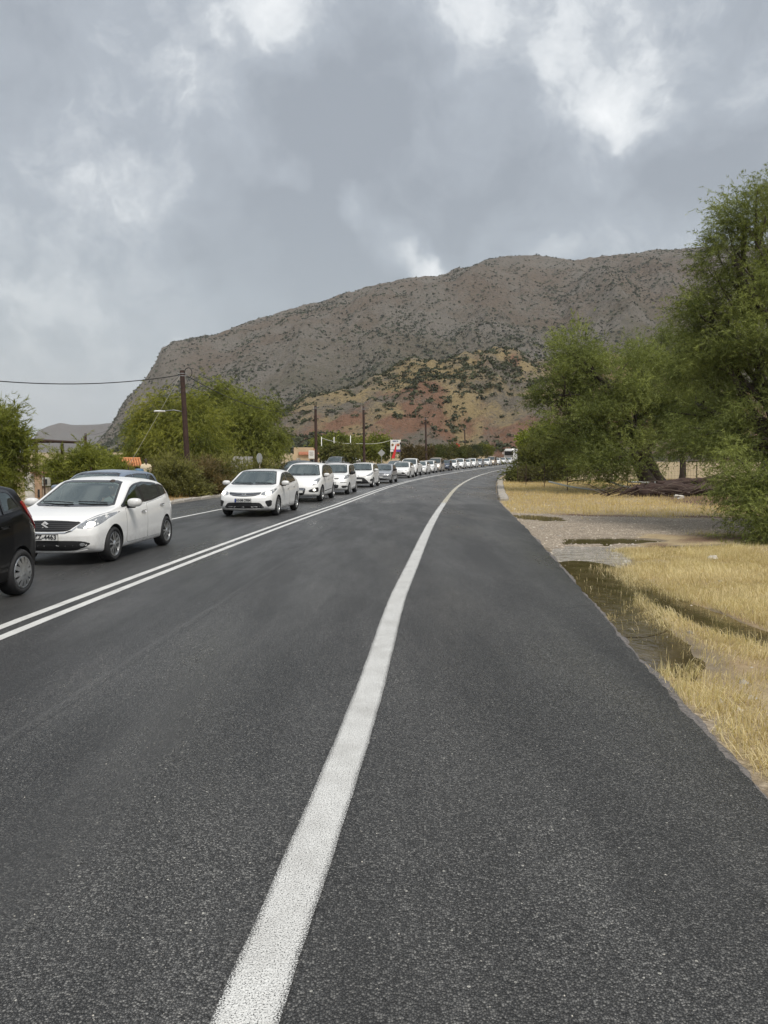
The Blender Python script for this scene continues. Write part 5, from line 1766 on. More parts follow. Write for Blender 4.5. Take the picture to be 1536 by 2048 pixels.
tree('hedge_bush', 'low olive scrub behind the hedge under the big trees', 'bush', (-11.6, 47.3, gzz(-11.6, 47.3)), b8, 44, HA, HB, clumps=90, sprigs=45, nb=12, ln=(.25, .5), bl=.14, bw=.04, cr=.5, trunk_r=.05, droop=.1, stems=3, updir=.5, group='hedge bushes on the left')
# --- far left: feathery young tamarisks
for (lab, bl_, sd, kw) in (('feathery pale green tree at the left picture edge', [blob(5, 870, 25, 42, 45), blob(30, 915, 25, 34, 40), blob(-40, 860, 26, 60, 60), blob(0, 955, 24.5, 46, 42), blob(8, 1000, 25, 40, 30)], 51, {}),
                          ('young feathery tree left of the pergola posts', [blob(128, 945, 31, 30, 22), blob(172, 912, 31, 22, 26), blob(178, 945, 31, 36, 28), blob(125, 970, 30.5, 40, 24), blob(100, 965, 32, 24, 24)], 52, {}),
                          ('low feathery shrub left of the little tiled shrine', [blob(205, 935, 38, 26, 20), blob(225, 950, 37, 30, 18), blob(190, 960, 37, 36, 18)], 53, {}),
                          ('dark green bush behind the cream-clad person', [blob(270, 930, 56, 50, 20), blob(310, 925, 57, 40, 22)], 54, {})):
    c = np.mean([q[0] for q in bl_], 0)
    tree('young_tamarisk', lab, 'tree', (c[0], c[1], gzz(c[0], c[1])), bl_, sd, (.10, .12, .024), (.26, .275, .055), clumps=70, sprigs=42, nb=14, ln=(.3, .6), bl=.17, bw=.024, cr=.36, trunk_r=.06, droop=.25, stems=2, updir=.6, group='young trees on the far left', shell=.3)
# --- middle distance trees and bushes on the left of the road
for k, (lab, bl_, cb) in enumerate((
        ('round green tree behind the terracotta-roofed building', [blob(668, 885, 104, 24, 18), blob(650, 893, 104, 22, 14), blob(690, 895, 103, 20, 16)], LB),
        ('leafy bush with pale flowers left of the grey pickup', [blob(668, 908, 88, 22, 14), blob(690, 912, 87, 20, 12)], (.20, .19, .07)),
        ('dark rounded tree between the second and third poles', [blob(712, 895, 108, 26, 16), blob(735, 905, 107, 18, 14)], LB),
        ('broad green tree left of the advertising board', [blob(760, 893, 112, 24, 18), blob(745, 908, 111, 22, 12), blob(775, 905, 112, 14, 14)], LB))):
    c = np.mean([q[0] for q in bl_], 0)
    tree('roadside_tree', lab, 'tree', (c[0], c[1], gzz(c[0], c[1])), bl_, 61 + k, LA, cb, clumps=46, sprigs=36, nb=11, ln=(.4, .8), bl=.26, bw=.10, cr=.65, trunk_r=.14, droop=.3, stems=1, updir=.3, group='trees beyond the parked cars')
far = [(822, 908, 118, 'brownish'), (845, 906, 126, 'brownish'), (868, 905, 134, 'green'), (890, 904, 142, 'olive'), (912, 902, 150, 'green'), (935, 904, 158, 'olive'), (952, 900, 176, 'dark green'), (972, 899, 186, 'yellow-green'), (985, 893, 245, 'grey-green')]
names = ['brownish bush left of the fourth pole', 'brownish bush under the fourth pole', 'green bush right of the fourth pole above the champagne van', 'olive bush above the dark blue hatchback', 'green bush under the red banner above the queue', 'olive bush under the fifth pole',
         'dark green bush behind the far silver hatchback', 'yellow-green bush left of the dark suv on the rise', 'grey-green bush at the foot of the red slope']
for k, (px, py, dep, kind) in enumerate(far):
    cb = {'brownish': (.14, .105, .042), 'green': (.115, .13, .03), 'olive': (.12, .12, .035), 'dark green': (.07, .085, .03), 'yellow-green': (.19, .20, .03), 'grey-green': (.10, .115, .05)}[kind]
    bl_ = [blob(px - 6, py, dep, 12, 9), blob(px + 7, py + 2, dep + 1, 11, 8), blob(px, py + 8, dep - 1, 14, 8)]
    c = np.mean([q[0] for q in bl_], 0)
    tree('roadside_bush', names[k], 'bush', (c[0], c[1], gzz(c[0], c[1])), bl_, 71 + k, tuple(.45 * np.array(cb)), cb, clumps=36, sprigs=26, nb=9, ln=(.35, .7), bl=.24, bw=.13, cr=.6, trunk_r=.06, droop=.1, stems=2, updir=.4, group='bushes beyond the queue', twigs=False)

# ------------------------------------------------------------------ dry grass
def grass(name, label, x0, x1, y0, y1, count, h, w, seed, colA, colB, thr=None, lean=1.05, keep=None):
    rs = np.random.RandomState(seed)
    x = rs.uniform(x0, x1, count); y = rs.uniform(y0, y1, count)
    g_, b_, l_, gr = zone_masks(x, y)
    dr = x - f_right(y)
    tuft = fbm(x * 1.7 + 8, y * 1.7, 3)
    p = (1 - .97 * g_) * (1 - .975 * b_) * (1 - .75 * l_) * sstep(tuft, .16, .46)
    p = p * sstep(dr, .06, .16) if keep is None else keep(x, y) * sstep(tuft, .3, .5)
    k = rs.rand(count) < p
    x, y, tuft, gr = x[k], y[k], tuft[k], gr[k]
    n = len(x)
    z = ground_z(x, y)
    hh = h * (.3 + 1.0 * rs.rand(n) ** 1.6) * (.45 + 1.3 * tuft)
    an = rs.uniform(0, 2 * PI, n)
    ln_ = rs.rand(n) ** 1.5 * lean * 1.8
    flow = fbm(x * .6, y * .6 + 30, 2) * 9
    lx = np.cos(an) * .6 + np.cos(flow) * .6; ly = np.sin(an) * .6 + np.sin(flow) * .6
    wv = w * rs.uniform(.6, 1.5, n)
    sx, sy = np.cos(an + 1.2) * wv, np.sin(an + 1.2) * wv
    B0 = np.stack([x - sx, y - sy, z - .004], 1); B1 = np.stack([x + sx, y + sy, z - .004], 1)
    M0 = np.stack([x + lx * hh * ln_ * .35, y + ly * hh * ln_ * .35, z + hh * .6], 1)
    T0 = np.stack([x + lx * hh * ln_, y + ly * hh * ln_, z + hh * np.clip(1.05 - ln_ * .55, .1, 1)], 1)
    sd = np.stack([sx, sy, 0 * sx], 1) * .8
    V = np.stack([B0, B1, M0 + sd, M0 - sd, T0], 1).reshape(-1, 3)
    o = np.arange(n)[:, None] * 5
    if w > .004:        # far blades: one triangle each
        V = np.stack([B0, B1, T0], 1).reshape(-1, 3)
        T = np.arange(n * 3).reshape(-1, 3)
    else:
        T = np.concatenate([o + [0, 1, 2], o + [0, 2, 3], o + [3, 2, 4]], 0)
    t = np.clip(rs.normal(.5, .28, (n, 1)) + (tuft[:, None] - .5), 0, 1)
    c = np.array(colA) * (1 - t) + np.array(colB) * t
    c = c * (1 - gr[:, None]) + np.array([.20, .20, .055]) * gr[:, None] * (.7 + .6 * t)
    ob = fast_tris(name, V, T, M_STRAW, None, np.repeat(c, len(V) // n, 0))
    tag(ob, label, 'grass', kind='stuff')
GA, GB = (.44, .34, .165), (.78, .67, .42)
grass('dry_grass', 'dry straw-coloured grass on the near right verge', 2.0, 7.2, 3.2, 15.6, 190000, .095, .0026, 81, GA, GB)
grass('dry_grass', 'dry grass beyond the near verge at the right edge', 7.2, 16, 9, 19.5, 60000, .10, .006, 82, GA, GB)
grass('dry_grass', 'orange straw band in front of the brush pile', 4.3, 24, 23, 60, 110000, .16, .009, 83, (.46, .34, .15), (.76, .62, .34))
grass('dry_grass', 'reddish dry grass on the left verge under the hedge', -14, -6, 24, 48, 16000, .16, .008, 84, (.30, .15, .06), (.45, .30, .11), keep=lambda x, y: sstep(f_left(y) - x, .5, .9) * 1.0)
rs = np.random.RandomState(90)

# ------------------------------------------------------------------ stones on the gravel track
def pebbles(name, label, x, y, r, seed, col, mat):
    rs = np.random.RandomState(seed)
    n = len(x)
    z = ground_z(x, y)
    oc = np.array([(1, 0, 0), (-.6, .8, 0), (-.6, -.8, 0), (.1, .1, .75), (.35, .7, .35), (.2, -.75, .35), (-.75, 0, .4)])
    F = np.array([(0, 4, 3), (4, 1, 3), (1, 6, 3), (6, 2, 3), (2, 5, 3), (5, 0, 3), (0, 1, 4), (1, 2, 6), (2, 0, 5)])
    an = rs.uniform(0, 2 * PI, n)
    ca, sa = np.cos(an)[:, None], np.sin(an)[:, None]
    j = oc[None] * rs.uniform(.6, 1.3, (n, 7, 3)) * r[:, None, None]
    V = np.stack([x[:, None] + j[..., 0] * ca - j[..., 1] * sa, y[:, None] + j[..., 0] * sa + j[..., 1] * ca, z[:, None] + j[..., 2] * .8 - .2 * r[:, None]], -1)
    T = (F[None] + (np.arange(n) * 7)[:, None, None]).reshape(-1, 3)
    c = np.array(col)[None] * rs.uniform(.45, 1.35, (n, 1)) * np.array([1, .97, .93])
    o = fast_tris(name, V.reshape(-1, 3), T, mat, None, np.repeat(c, 7, 0))
    tag(o, label, 'gravel', kind='stuff')
def stone_material():
    m = bpy.data.materials.new('loose_stone')
    m.use_nodes = True
    N = NT(m.node_tree)
    a_ = N.n('ShaderNodeAttribute', attribute_name='tint').outputs['Color']
    b = N.n('ShaderNodeBsdfPrincipled', i={'Base Color': a_, 'Roughness': .65})
    N.n('ShaderNodeOutputMaterial', i={0: b.outputs[0]})
    return m
M_STONE = stone_material()
n = 26000
x = rs.uniform(2.3, 14, n); y = rs.uniform(5, 28, n)
g_, b_, l_, _g = zone_masks(x, y)
k = rs.rand(n) < (g_ * .8 + b_ * .15) * (x - f_right(y) > .08)
x, y = x[k], y[k]
pebbles('gravel', 'loose grey pebbles on the gravel track', x, y, .009 + .030 * rs.rand(len(x)) ** 3, 91, (.46, .41, .34), M_STONE)
n = 260
x = rs.uniform(2.4, 9, n); y = rs.uniform(4, 60, n)
x = f_right(y) + .25 + rs.rand(n) ** 1.5 * 2.2
pebbles('stones', 'scattered pale stones along the right edge of the road', x, y, .03 + .06 * rs.rand(n) ** 3, 92, (.46, .43, .38), M_STONE)
# grit lying on the asphalt
n = 700
y = 1.9 + 14 * rs.rand(n) ** 1.8; x = rs.uniform(-5, 1, n) * (.35 + y / 14)
x = np.clip(x + rs.uniform(-.5, 2, n), -5, None)
k = x < f_right(y) - .1
x, y = x[k], y[k]
_gz_keep = ground_z
ground_z = lambda a_, b_: gz(b_)
pebbles('grit', 'tiny pale grit lying on the asphalt', x, y, .002 + .0035 * rs.rand(len(x)) ** 3, 93, (.55, .53, .48), M_STONE)
ground_z = _gz_keep
# ================================================================== street furniture and small things
M_POLE = pmat('tarred_wood', (.045, .022, .016), .8, noise=.5, nscale=5, bump=.6, bscale=20)
M_STEEL = pmat('galvanised', (.34, .35, .36), .5, .6)
M_RUST = pmat('rusty_iron', (.05, .028, .02), .85)
M_CABLE = pmat('cable_rubber', (.015, .015, .016), .6)
def utility_pole(px_top, py_top, px_bot, depth, label, r=.13, lamp=False):
    t = at(px_top, py_top, depth)
    bx = (px_bot - 768) / 1538. * depth
    bz = gzz(bx, depth)
    root = empty('utility_pole', (bx, depth, bz), 0, label, 'utility pole', 'utility poles along the road')
    top = Vector((t[0] - bx, 0, t[2] - bz))
    mb = MB(); mb.tube([Vector((0, 0, -.3)), top * .33, top * .66, top], [r * 1.1, r, r * .92, r * .82], 12)
    mb.build('pole', M_POLE, root, True, 50)
    mb = MB()
    for k in (.955, .975):
        q = top * k
        mb.tube([q + Vector((-r * .9 - .02, 0, 0)), q + Vector((-r * .9 - .10, 0, .03))], .018, 6)
        mb.tube([q + Vector((r * .9 + .02, 0, 0)), q + Vector((r * .9 + .10, 0, .03))], .018, 6)
        mb.lathe([(r * .93, -.02), (r * .93, .02)], 12, 'z', tuple(q))
    mb.build('bracket', M_STEEL, root)
    if lamp:
        q = top * .655
        mb = MB(); mb.tube([q, q + Vector((-.55, -.1, .10)), q + Vector((-1.0, -.2, .05))], .022, 7)
        arm = mb.build('lamp_arm', M_STEEL, root, True)
        mb = MB(); mb.box((q.x - 1.28, q.y - .22, q.z + .03), (.62, .2, .10), bev=.04)
        mb.build('lamp_head', pmat('lamp_head_white', (.75, .76, .76), .4), arm, True, 40)
        mb = MB(); c = top * .97
        mb.tube([c + Vector((.33 + .20 * math.cos(a_), 0, .08 + .26 * math.sin(a_))) for a_ in np.linspace(-2.2, 3.6, 18)], .022, 6)
        mb.build('cable_coil', M_CABLE, root, True)
    return Vector((bx, depth, bz)) + top
p0 = utility_pole(-330, 700, -330, 30, 'leaning dark pole outside the left picture edge')
p1 = utility_pole(364, 741, 378, 42, 'nearest leaning wooden pole with street lamp and cable coil', .15, True)
p2 = utility_pole(631, 811, 633, 72, 'second pole, in front of the terracotta-roofed building', .14)
p3 = utility_pole(727, 813, 729, 85, 'third pole, above the silver suv', .14)
p4 = utility_pole(851, 834, 853, 120, 'fourth pole, right of the advertising board', .15)
p5 = utility_pole(929, 856, 931, 180, 'fifth thin pole, right of the red banner', .15)
p6 = utility_pole(1047, 879, 1048, 300, 'sixth and farthest pole, above the right-hand bush', .16)
p7 = utility_pole(171, 867, 171, 82, 'weathered pole behind the young tree on the left', .15)
def cable(a_, b_, sag, label, r=.018, mat=M_CABLE, n=24):
    a_, b_ = Vector(a_), Vector(b_)
    mb = MB()
    o = a_.copy()
    mb.tube([(a_.lerp(b_, t) - Vector((0, 0, sag * 4 * t * (1 - t)))) - o for t in np.linspace(0, 1, n)], r, 5)
    ob = mb.build('overhead_cable', mat, None, True)
    ob.location = o
    tag(ob, label, 'cable')
cable(p0 - Vector((0, 0, .25)), p1 - Vector((0, 0, .22)), .75, 'black cable from the nearest pole out of the left edge', .024)
cable(p1 - Vector((-.2, 0, .25)), p2 - Vector((0, 0, .3)), 1.0, 'black cable sagging from the nearest pole to the second', .022)
cable(p2 - Vector((0, 0, .3)), p3 - Vector((0, 0, .3)), .25, 'thin cable between the second and third poles', .010)
cable(p3 - Vector((0, 0, .3)), p4 - Vector((0, 0, .3)), .5, 'thin cable between the third and fourth poles', .010)
cable(p4 - Vector((0, 0, .3)), p5 - Vector((0, 0, .3)), .5, 'thin cable between the fourth and fifth poles', .011)
cable(p1 - Vector((.15, 0, .3)), p7 - Vector((0, 0, .2)), .8, 'thin grey cable from the nearest pole to the weathered pole', .009)
cable(p1 - Vector((.12, 0, .3)), (-15.4, 44., gzz(-15.4, 44.)), .05, 'pale guy wire from the nearest pole to the ground', .012, pmat('guy_wire', (.5, .5, .44), .5))

# ------------------------------------------------------------------ traffic and shop signs
M_SIGNBACK = pmat('sign_back', (.40, .41, .41), .5, .4)
M_WHITE = pmat('sign_white', (.78, .78, .76), .5)
M_SIGNRED = pmat('banner_red', (.62, .035, .035), .7)
def sign(name, label, px, py, dep, h_extra, build):
    c = at(px, py, dep)
    gz0 = gzz(c[0], dep)
    root = empty(name, (c[0], dep, gz0), 0, label, 'sign')
    build(root, c[2] - gz0)
    return root
def s_round(root, h):
    mb = MB(); mb.tube([(0, .03, -.2), (0, .03, h + .3)], .03, 8); mb.build('post', pmat('pale_post', (.5, .45, .36), .6), root)
    mb = MB(); mb.lathe([(.001, -.01), (.33, -.01), (.33, .01), (.001, .01)], 28)
    o = mb.build('sign_face', M_SIGNBACK, root); o.location = (0, 0, h); o.rotation_euler = (0, 0, R(68))
sign('road_sign', 'round road sign seen nearly edge-on above the white saloon', 519, 917, 47, 0, s_round)
def s_diamond(root, h):
    mb = MB(); mb.tube([(0, .03, -.2), (0, .03, h + .2)], .035, 8); mb.build('post', M_STEEL, root)
    mb = MB(); mb.prism([(-.46, 0), (0, -.46), (.46, 0), (0, .46)], .02, 0, Matrix.Rotation(PI / 2, 4, 'X'))
    o = mb.build('sign_face', M_SIGNBACK, root); o.location = (0, 0, h)
sign('road_sign', 'grey back of a diamond road sign left of the advertising board', 763, 906, 95, 0, s_diamond)
def s_board(root, h):
    for s in (-1, 1):
        mb = MB(); mb.tube([(s * .66, .06, -.3), (s * .66, .06, h + .85)], .045, 8); mb.build('post', pmat('yellow_post', (.55, .5, .3), .6), root)
    mb = MB(); mb.box((0, 0, h + .05), (1.38, .06, 1.3), bev=.01); f = mb.build('board', M_WHITE, root)
    ink = pmat('sign_blue', (.02, .05, .22), .5)
    mb = MB()
    for k, (w, x) in enumerate(((.12, -.32), (.07, -.20), (.14, -.08), (.1, .07), (.14, .28))):
        mb.box((x, -.035, h + .52), (w, .012, .13 + .03 * (k % 2)))
    mb.build('lettering', ink, f)
    for (x, z, w, hh, col, nm) in ((-.40, .02, .34, .34, (.30, .17, .07), 'food_picture'), (.36, .02, .40, .40, (.42, .15, .06), 'food_picture'), (-.40, -.02, .3, .1, (.12, .08, .04), 'food_picture'), (.36, -.10, .36, .1, (.05, .03, .02), 'food_picture')):
        m2 = MB(); m2.lathe([(.001, -.012), (w / 2, -.012), (w / 2, .0)], 18)
        o = m2.build(nm, pmat('food_%d' % int(col[0] * 1000), col, .6), f)
        o.location = (x, -.033 if hh > .2 else -.046, h + z); o.scale = (1, 1, hh / w)
    mb = MB(); mb.box((.2, -.01, h - .78), (.92, .05, .30), bev=.01); mb.build('lower_panel', pmat('sign_purple', (.13, .07, .33), .5), root)
    mb = MB(); mb.box((-.5, -.01, h - .78), (.42, .05, .30), bev=.01); mb.build('lower_panel', M_WHITE, root)
sign('advertising_board', 'white advertising board with food pictures and purple strip on two posts', 791, 890, 105, 0, s_board)
def s_feather(root, h):
    mb = MB(); mb.tube([(.12, 0, -.2), (.22, 0, h * .6), (.34, 0, h + .9)], .02, 6); mb.build('pole', M_STEEL, root)
    pl = [(-.28, -1.0), (.14, -1.0), (.30, -.2), (.38, .5), (.34, .95), (.20, .5), (0, -.2)]
    mb = MB(); mb.prism(pl, .02, 0, Matrix.Rotation(PI / 2, 4, 'X'))
    o = mb.build('banner', M_SIGNRED, root); o.location = (0, 0, h)
sign('feather_flag', 'red feather banner in front of the advertising board', 787, 901, 98, 0, s_feather)
def s_small(root, h):
    mb = MB(); mb.tube([(0, .03, -.2), (0, .03, h + .5)], .03, 7); mb.build('pole', M_STEEL, root)
    mb = MB(); mb.prism([(-.5, -.5), (.5, -.42), (.62, .1), (-.1, .55)], .02, 0, Matrix.Rotation(PI / 2, 4, 'X'))
    o = mb.build('banner', M_SIGNRED, root); o.location = (0, 0, h)
sign('feather_flag', 'small red banner above the bushes beside the fifth pole', 914, 891, 165, 0, s_small)
def s_white(root, h):
    for s in (-.2, .2):
        mb = MB(); mb.tube([(s, .04, -.2), (s, .04, h)], .025, 6); mb.build('post', M_STEEL, root)
    mb = MB(); mb.box((0, 0, h), (.52, .04, .72), bev=.01); f = mb.build('board', M_WHITE, root)
    mb = MB()
    for k in range(4):
        mb.box((0, -.023, h + .22 - .1 * k), (.36 - .06 * (k % 2), .006, .025))
    mb.build('print_line', pmat('print_grey', (.35, .30, .30), .6), f)
sign('notice_board', 'small white notice board by the second pole', 623, 909, 68, 0, s_white)
def s_lamp(root, h):
    mb = MB(); mb.tube([(0, 0, -.2), (0, 0, h + .55)], .04, 7); mb.build('pole', M_CABLE, root)
    mb = MB(); mb.lathe([(.02, h + .5), (.1, h + .55), (.14, h + .75), (.02, h + .85)], 12, 'z'); mb.build('lamp_head', M_CABLE, root)
o = sign('garden_lamp', 'slim dark lamp post right of the advertising board', 801, 897, 104, 0, s_lamp)
o['category'] = 'lamp'

# ------------------------------------------------------------------ buildings and huts
M_CREAM = pmat('cream_render', (.52, .40, .26), .85, noise=.2, nscale=1.2)
M_TERRA = pmat('terracotta', (.42, .17, .10), .8, noise=.35, nscale=3)
M_WALLW = pmat('white_render', (.62, .60, .56), .85, noise=.3, nscale=3, bump=.3)
M_WIN = pmat('dark_pane', (.03, .035, .04), .1)
M_WOOD = pmat('dark_timber', (.05, .028, .02), .8)
c = at(630, 921, 95)
t = empty('house', (c[0], 95, gzz(c[0], 95)), R(4), 'low cream house with terracotta roof behind the second pole', 'house')
h0 = 2.05
MB().box((0, 1.5, h0 / 2), (5.4, 3.4, h0)).build('wall', M_CREAM, t)
MB().box((-1.4, 1.8, h0 / 2 + .45), (2.4, 3.0, h0 + .9)).build('wall', M_CREAM, t)
mb = MB(); mb.add([(-2.0, -.45, h0 - .02), (2.95, -.45, h0 - .02), (2.95, 1.6, h0 + .62), (-2.0, 1.6, h0 + .62), (-2.0, -.45, h0 + .08), (2.95, -.45, h0 + .08), (2.95, 1.6, h0 + .72), (-2.0, 1.6, h0 + .72)], [(0, 1, 2, 3), (7, 6, 5, 4), (0, 4, 5, 1), (1, 5, 6, 2), (2, 6, 7, 3), (3, 7, 4, 0)])
roof = mb.build('roof', M_TERRA, t)
mb = MB()
for k in range(30):
    xk = -1.95 + k * .167
    mb.tube([(xk, -.46, h0 + .10), (xk, 1.6, h0 + .74)], .05, 6)
mb.build('roof_tiles', M_TERRA, roof, True)
for (xk, w, hh) in ((-.3, .5, 1.4), (1.1, .9, .8), (2.2, .7, .8)):
    f = MB().box((xk, -.21, 1.15 if hh < 1 else .75), (w + .12, .06, hh + .12)).build('window', M_WOOD, t)
    MB().box((xk, -.25, 1.15 if hh < 1 else .75), (w, .03, hh)).build('pane', M_WIN, f)
c = at(580, 926, 84)
t = empty('shed', (c[0], 84, gzz(c[0], 84)), 0, 'low flat-roofed cream shed with dark opening above the dark parked car', 'shed')
MB().box((.1, .6, .55), (2.3, 1.4, 1.1)).build('wall', M_CREAM, t)
MB().box((.1, .5, 1.17), (2.6, 1.9, .13), bev=.02).build('roof', pmat('slab_grey', (.38, .34, .29), .8), t)
MB().box((.35, -.12, .72), (1.3, .05, .42)).build('opening', M_WIN, t)
MB().box((.95, -.3, .85), (.42, .42, 1.7), bev=.03).build('stone_pier', pmat('pier_stone', (.35, .32, .28), .9, noise=.5, nscale=9), t)
# pale poles with a string of lights
for k, (px, py, dep, lab) in enumerate(((643, 874, 92, 'pale thin pole above the terracotta roof'), (668, 874, 93, 'pale thin pole in the middle of the light string'), (701, 871, 94, 'pale thin pole left of the third utility pole'))):
    q = at(px, py, dep)
    g0 = gzz(q[0], dep)
    mb = MB(); mb.tube([(0, 0, -.2), (0, 0, q[2] - g0)], .045, 7)
    o = mb.build('light_pole', M_WHITE, None, True); o.location = (q[0], dep, g0)
    tag(o, lab, 'pole', 'pale poles by the building')
pa = [Vector(at(643, 876, 92)), Vector(at(720, 887, 95)), Vector(at(780, 881, 104))]
cable(pa[0], pa[1], .25, 'pale string of lights from the pole above the terracotta roof', .02, M_WHITE)
cable(pa[1], pa[2], .2, 'pale string of lights reaching the advertising board', .02, M_WHITE)
# grey concrete hut/board among the trees
c = at(478, 924, 46)
t = empty('concrete_kiosk', (c[0], 46, gzz(c[0], 46)), R(-8), 'pale grey slab-sided kiosk with one sloping edge above the hedge', 'kiosk')
hh = c[2] + .33 - gzz(c[0], 46)
mb = MB(); mb.prism([(-.55, 0), (.48, 0), (.48, hh), (-.30, hh), (-.55, hh - .32)], 1.2, 0, Matrix.Translation((0, 1.2, 0)) @ Matrix.Rotation(PI / 2, 4, 'X'))
mb.build('wall', pmat('slab_pale', (.40, .39, .37), .9, noise=.25, nscale=4), t)
for k in range(3):
    MB().box((-.22 + .25 * k, -.012, hh * .62), (.03, .03, hh * .7)).build('rib', pmat('slab_pale2', (.30, .29, .28), .9), t)
# bins
for k, (px, lab, rot) in enumerate(((532, 'dark green wheeled bin left of the shed', .2), (552, 'dark green wheeled bin nearest the shed', -.1))):
    q = at(px, 935, 52)
    t = empty('wheeled_bin', (q[0], 52, gzz(q[0], 52)), rot, lab, 'bin', 'green wheeled bins')
    G_ = pmat('bin_green', (.02, .07, .045), .5)
    MB().box((0, 0, .62), (.66, .7, 1.0), bev=.04, taper=1.08).build('body', G_, t)
    MB().box((0, -.03, 1.17), (.78, .82, .10), bev=.04).build('lid', G_, t)
    for s in (-.28, .28):
        w = MB(); w.lathe([(.01, -.03), (.11, -.03), (.11, .03), (.01, .03)], 14)
        o = w.build('wheel', M_RUB, t); o.location = (s, .3, .11); o.rotation_euler = (0, 0, PI / 2)
# pergola on the far left
c = at(98, 884, 60)
g0 = gzz(c[0], 60)
t = empty('pergola', (c[0], 60, g0), R(-14), 'dark timber pergola roof on posts at the far left', 'pergola')
zt = c[2] - g0
mb = MB(); mb.add([(-4.4, -1.6, zt + .34), (1.5, -1.6, zt - .02), (1.5, 2.0, zt - .02), (-4.4, 2.0, zt + .34), (-4.4, -1.6, zt + .44), (1.5, -1.6, zt + .08), (1.5, 2.0, zt + .08), (-4.4, 2.0, zt + .44)], [(0, 3, 2, 1), (4, 5, 6, 7), (0, 1, 5, 4), (1, 2, 6, 5), (2, 3, 7, 6), (3, 0, 4, 7)])
rf = mb.build('roof', M_WOOD, t)
for k in range(8):
    xx = -3.9 + .68 * k
    MB().box((xx, .2, zt + .2 - .061 * (xx + 1.45) - .07), (.10, 3.7, .14)).build('rafter', M_WOOD, rf)
MB().box((-1.2, -1.3, zt - .02), (5.2, .14, .18)).build('beam', M_WOOD, t)
for (xx, yy) in ((-3.6, -1.3), (-1.0, -1.3), (-.15, -1.3), (-3.6, 1.7), (-.1, 1.7)):
    MB().box((xx, yy, (zt - .1) / 2), (.17, .17, zt - .1)).build('post', M_WOOD, t)
# white meter pillar on the left
c = at(74, 972, 29)
t = empty('meter_pillar', (c[0], 29, gzz(c[0], 29)), R(8), 'white and tan masonry pillar with a meter box left of the white hatchback', 'pillar')
hh = at(70, 945, 29)[2] - gzz(c[0], 29)
MB().box((-.24, .1, hh / 2), (.36, .34, hh), bev=.012).build('wall', M_WALLW, t)
MB().box((.08, .04, hh / 2 - .03), (.26, .36, hh - .06), bev=.01).build('brick_pier', pmat('tan_block', (.44, .30, .20), .9, noise=.3, nscale=6), t)
MB().box((.06, .02, hh + .0), (.46, .5, .07), bev=.01).build('cap', pmat('cap_tile', (.34, .19, .12), .85), t)
mbx = MB().box((.34, -.03, hh - .35), (.26, .2, .32), bev=.015).build('meter_box', pmat('meter_grey', (.45, .46, .43), .5), t)
MB().box((.34, -.135, hh - .35), (.14, .012, .2)).build('pane', M_WIN, mbx)
MB().box((.32, .08, (hh - .55) / 2), (.22, .26, hh - .55)).build('side_wall', pmat('stained_block', (.34, .29, .23), .9, noise=.5, nscale=8), t)
MB().box((.1, -.15, hh - .78), (.07, .02, .30)).build('slot', M_WIN, t)
# little tiled shrine
c = at(256, 930, 44)
g0 = gzz(c[0], 44)
t = empty('roadside_shrine', (c[0], 44, g0), R(28), 'little shrine with orange tiled gable roof behind the parked blue-grey car', 'shrine')
zt = at(256, 917, 44)[2] - g0
MB().box((0, 0, (zt - .55) / 2), (.8, .7, zt - .55), bev=.02).build('plinth', pmat('shrine_stone', (.20, .15, .11), .9, noise=.5, nscale=9), t)
for s in (-1, 1):
    for s2 in (-1, 1):
        MB().box((s * .42, s2 * .3, zt - .50), (.09, .09, .3)).build('post', M_WOOD, t)
rf = MB()
rf.add([(-.66, -.52, zt - .42), (.66, -.52, zt - .42), (.66, .52, zt - .42), (-.66, .52, zt - .42), (-.66, 0, zt - .04), (.66, 0, zt - .04)], [(0, 3, 2, 1), (0, 1, 5, 4), (2, 3, 4, 5), (1, 2, 5), (3, 0, 4)])
rfo = rf.build('roof', M_WOOD, t)
M_TILE = pmat('orange_tile', (.52, .22, .09), .8, noise=.4, nscale=11)
for k in range(10):
    for s in (-1, 1):
        xx = -.62 + k * .138
        mb = MB(); mb.tube([(xx, s * .56, zt - .44), (xx, s * .28, zt - .23), (xx, 0, zt - .02)], .065, 7)
        mb.build('roof_tile', M_TILE, rfo, True)
mb = MB(); mb.tube([(-.68, 0, zt + .0), (.68, 0, zt + .0)], .07, 8); mb.build('ridge_tile', M_TILE, rfo, True)
# blue drum
c = at(277, 944, 43)
g0 = gzz(c[0], 43)
mb = MB(); hh = at(277, 937, 43)[2] - g0
mb.lathe([(.001, 0), (.27, 0), (.29, .05), (.29, hh * .33), (.305, hh * .35), (.29, hh * .37), (.29, hh * .66), (.305, hh * .68), (.29, hh * .70), (.285, hh - .10), (.25, hh - .02), (.10, hh), (.001, hh)], 28, 'z')
o = mb.build('blue_drum', pmat('blue_plastic', (.10, .22, .38), .45, noise=.2), None, True, 40)
o.location = (c[0], 43, g0)
tag(o, 'blue rounded drum between the shrine and the cream-clad person', 'drum')

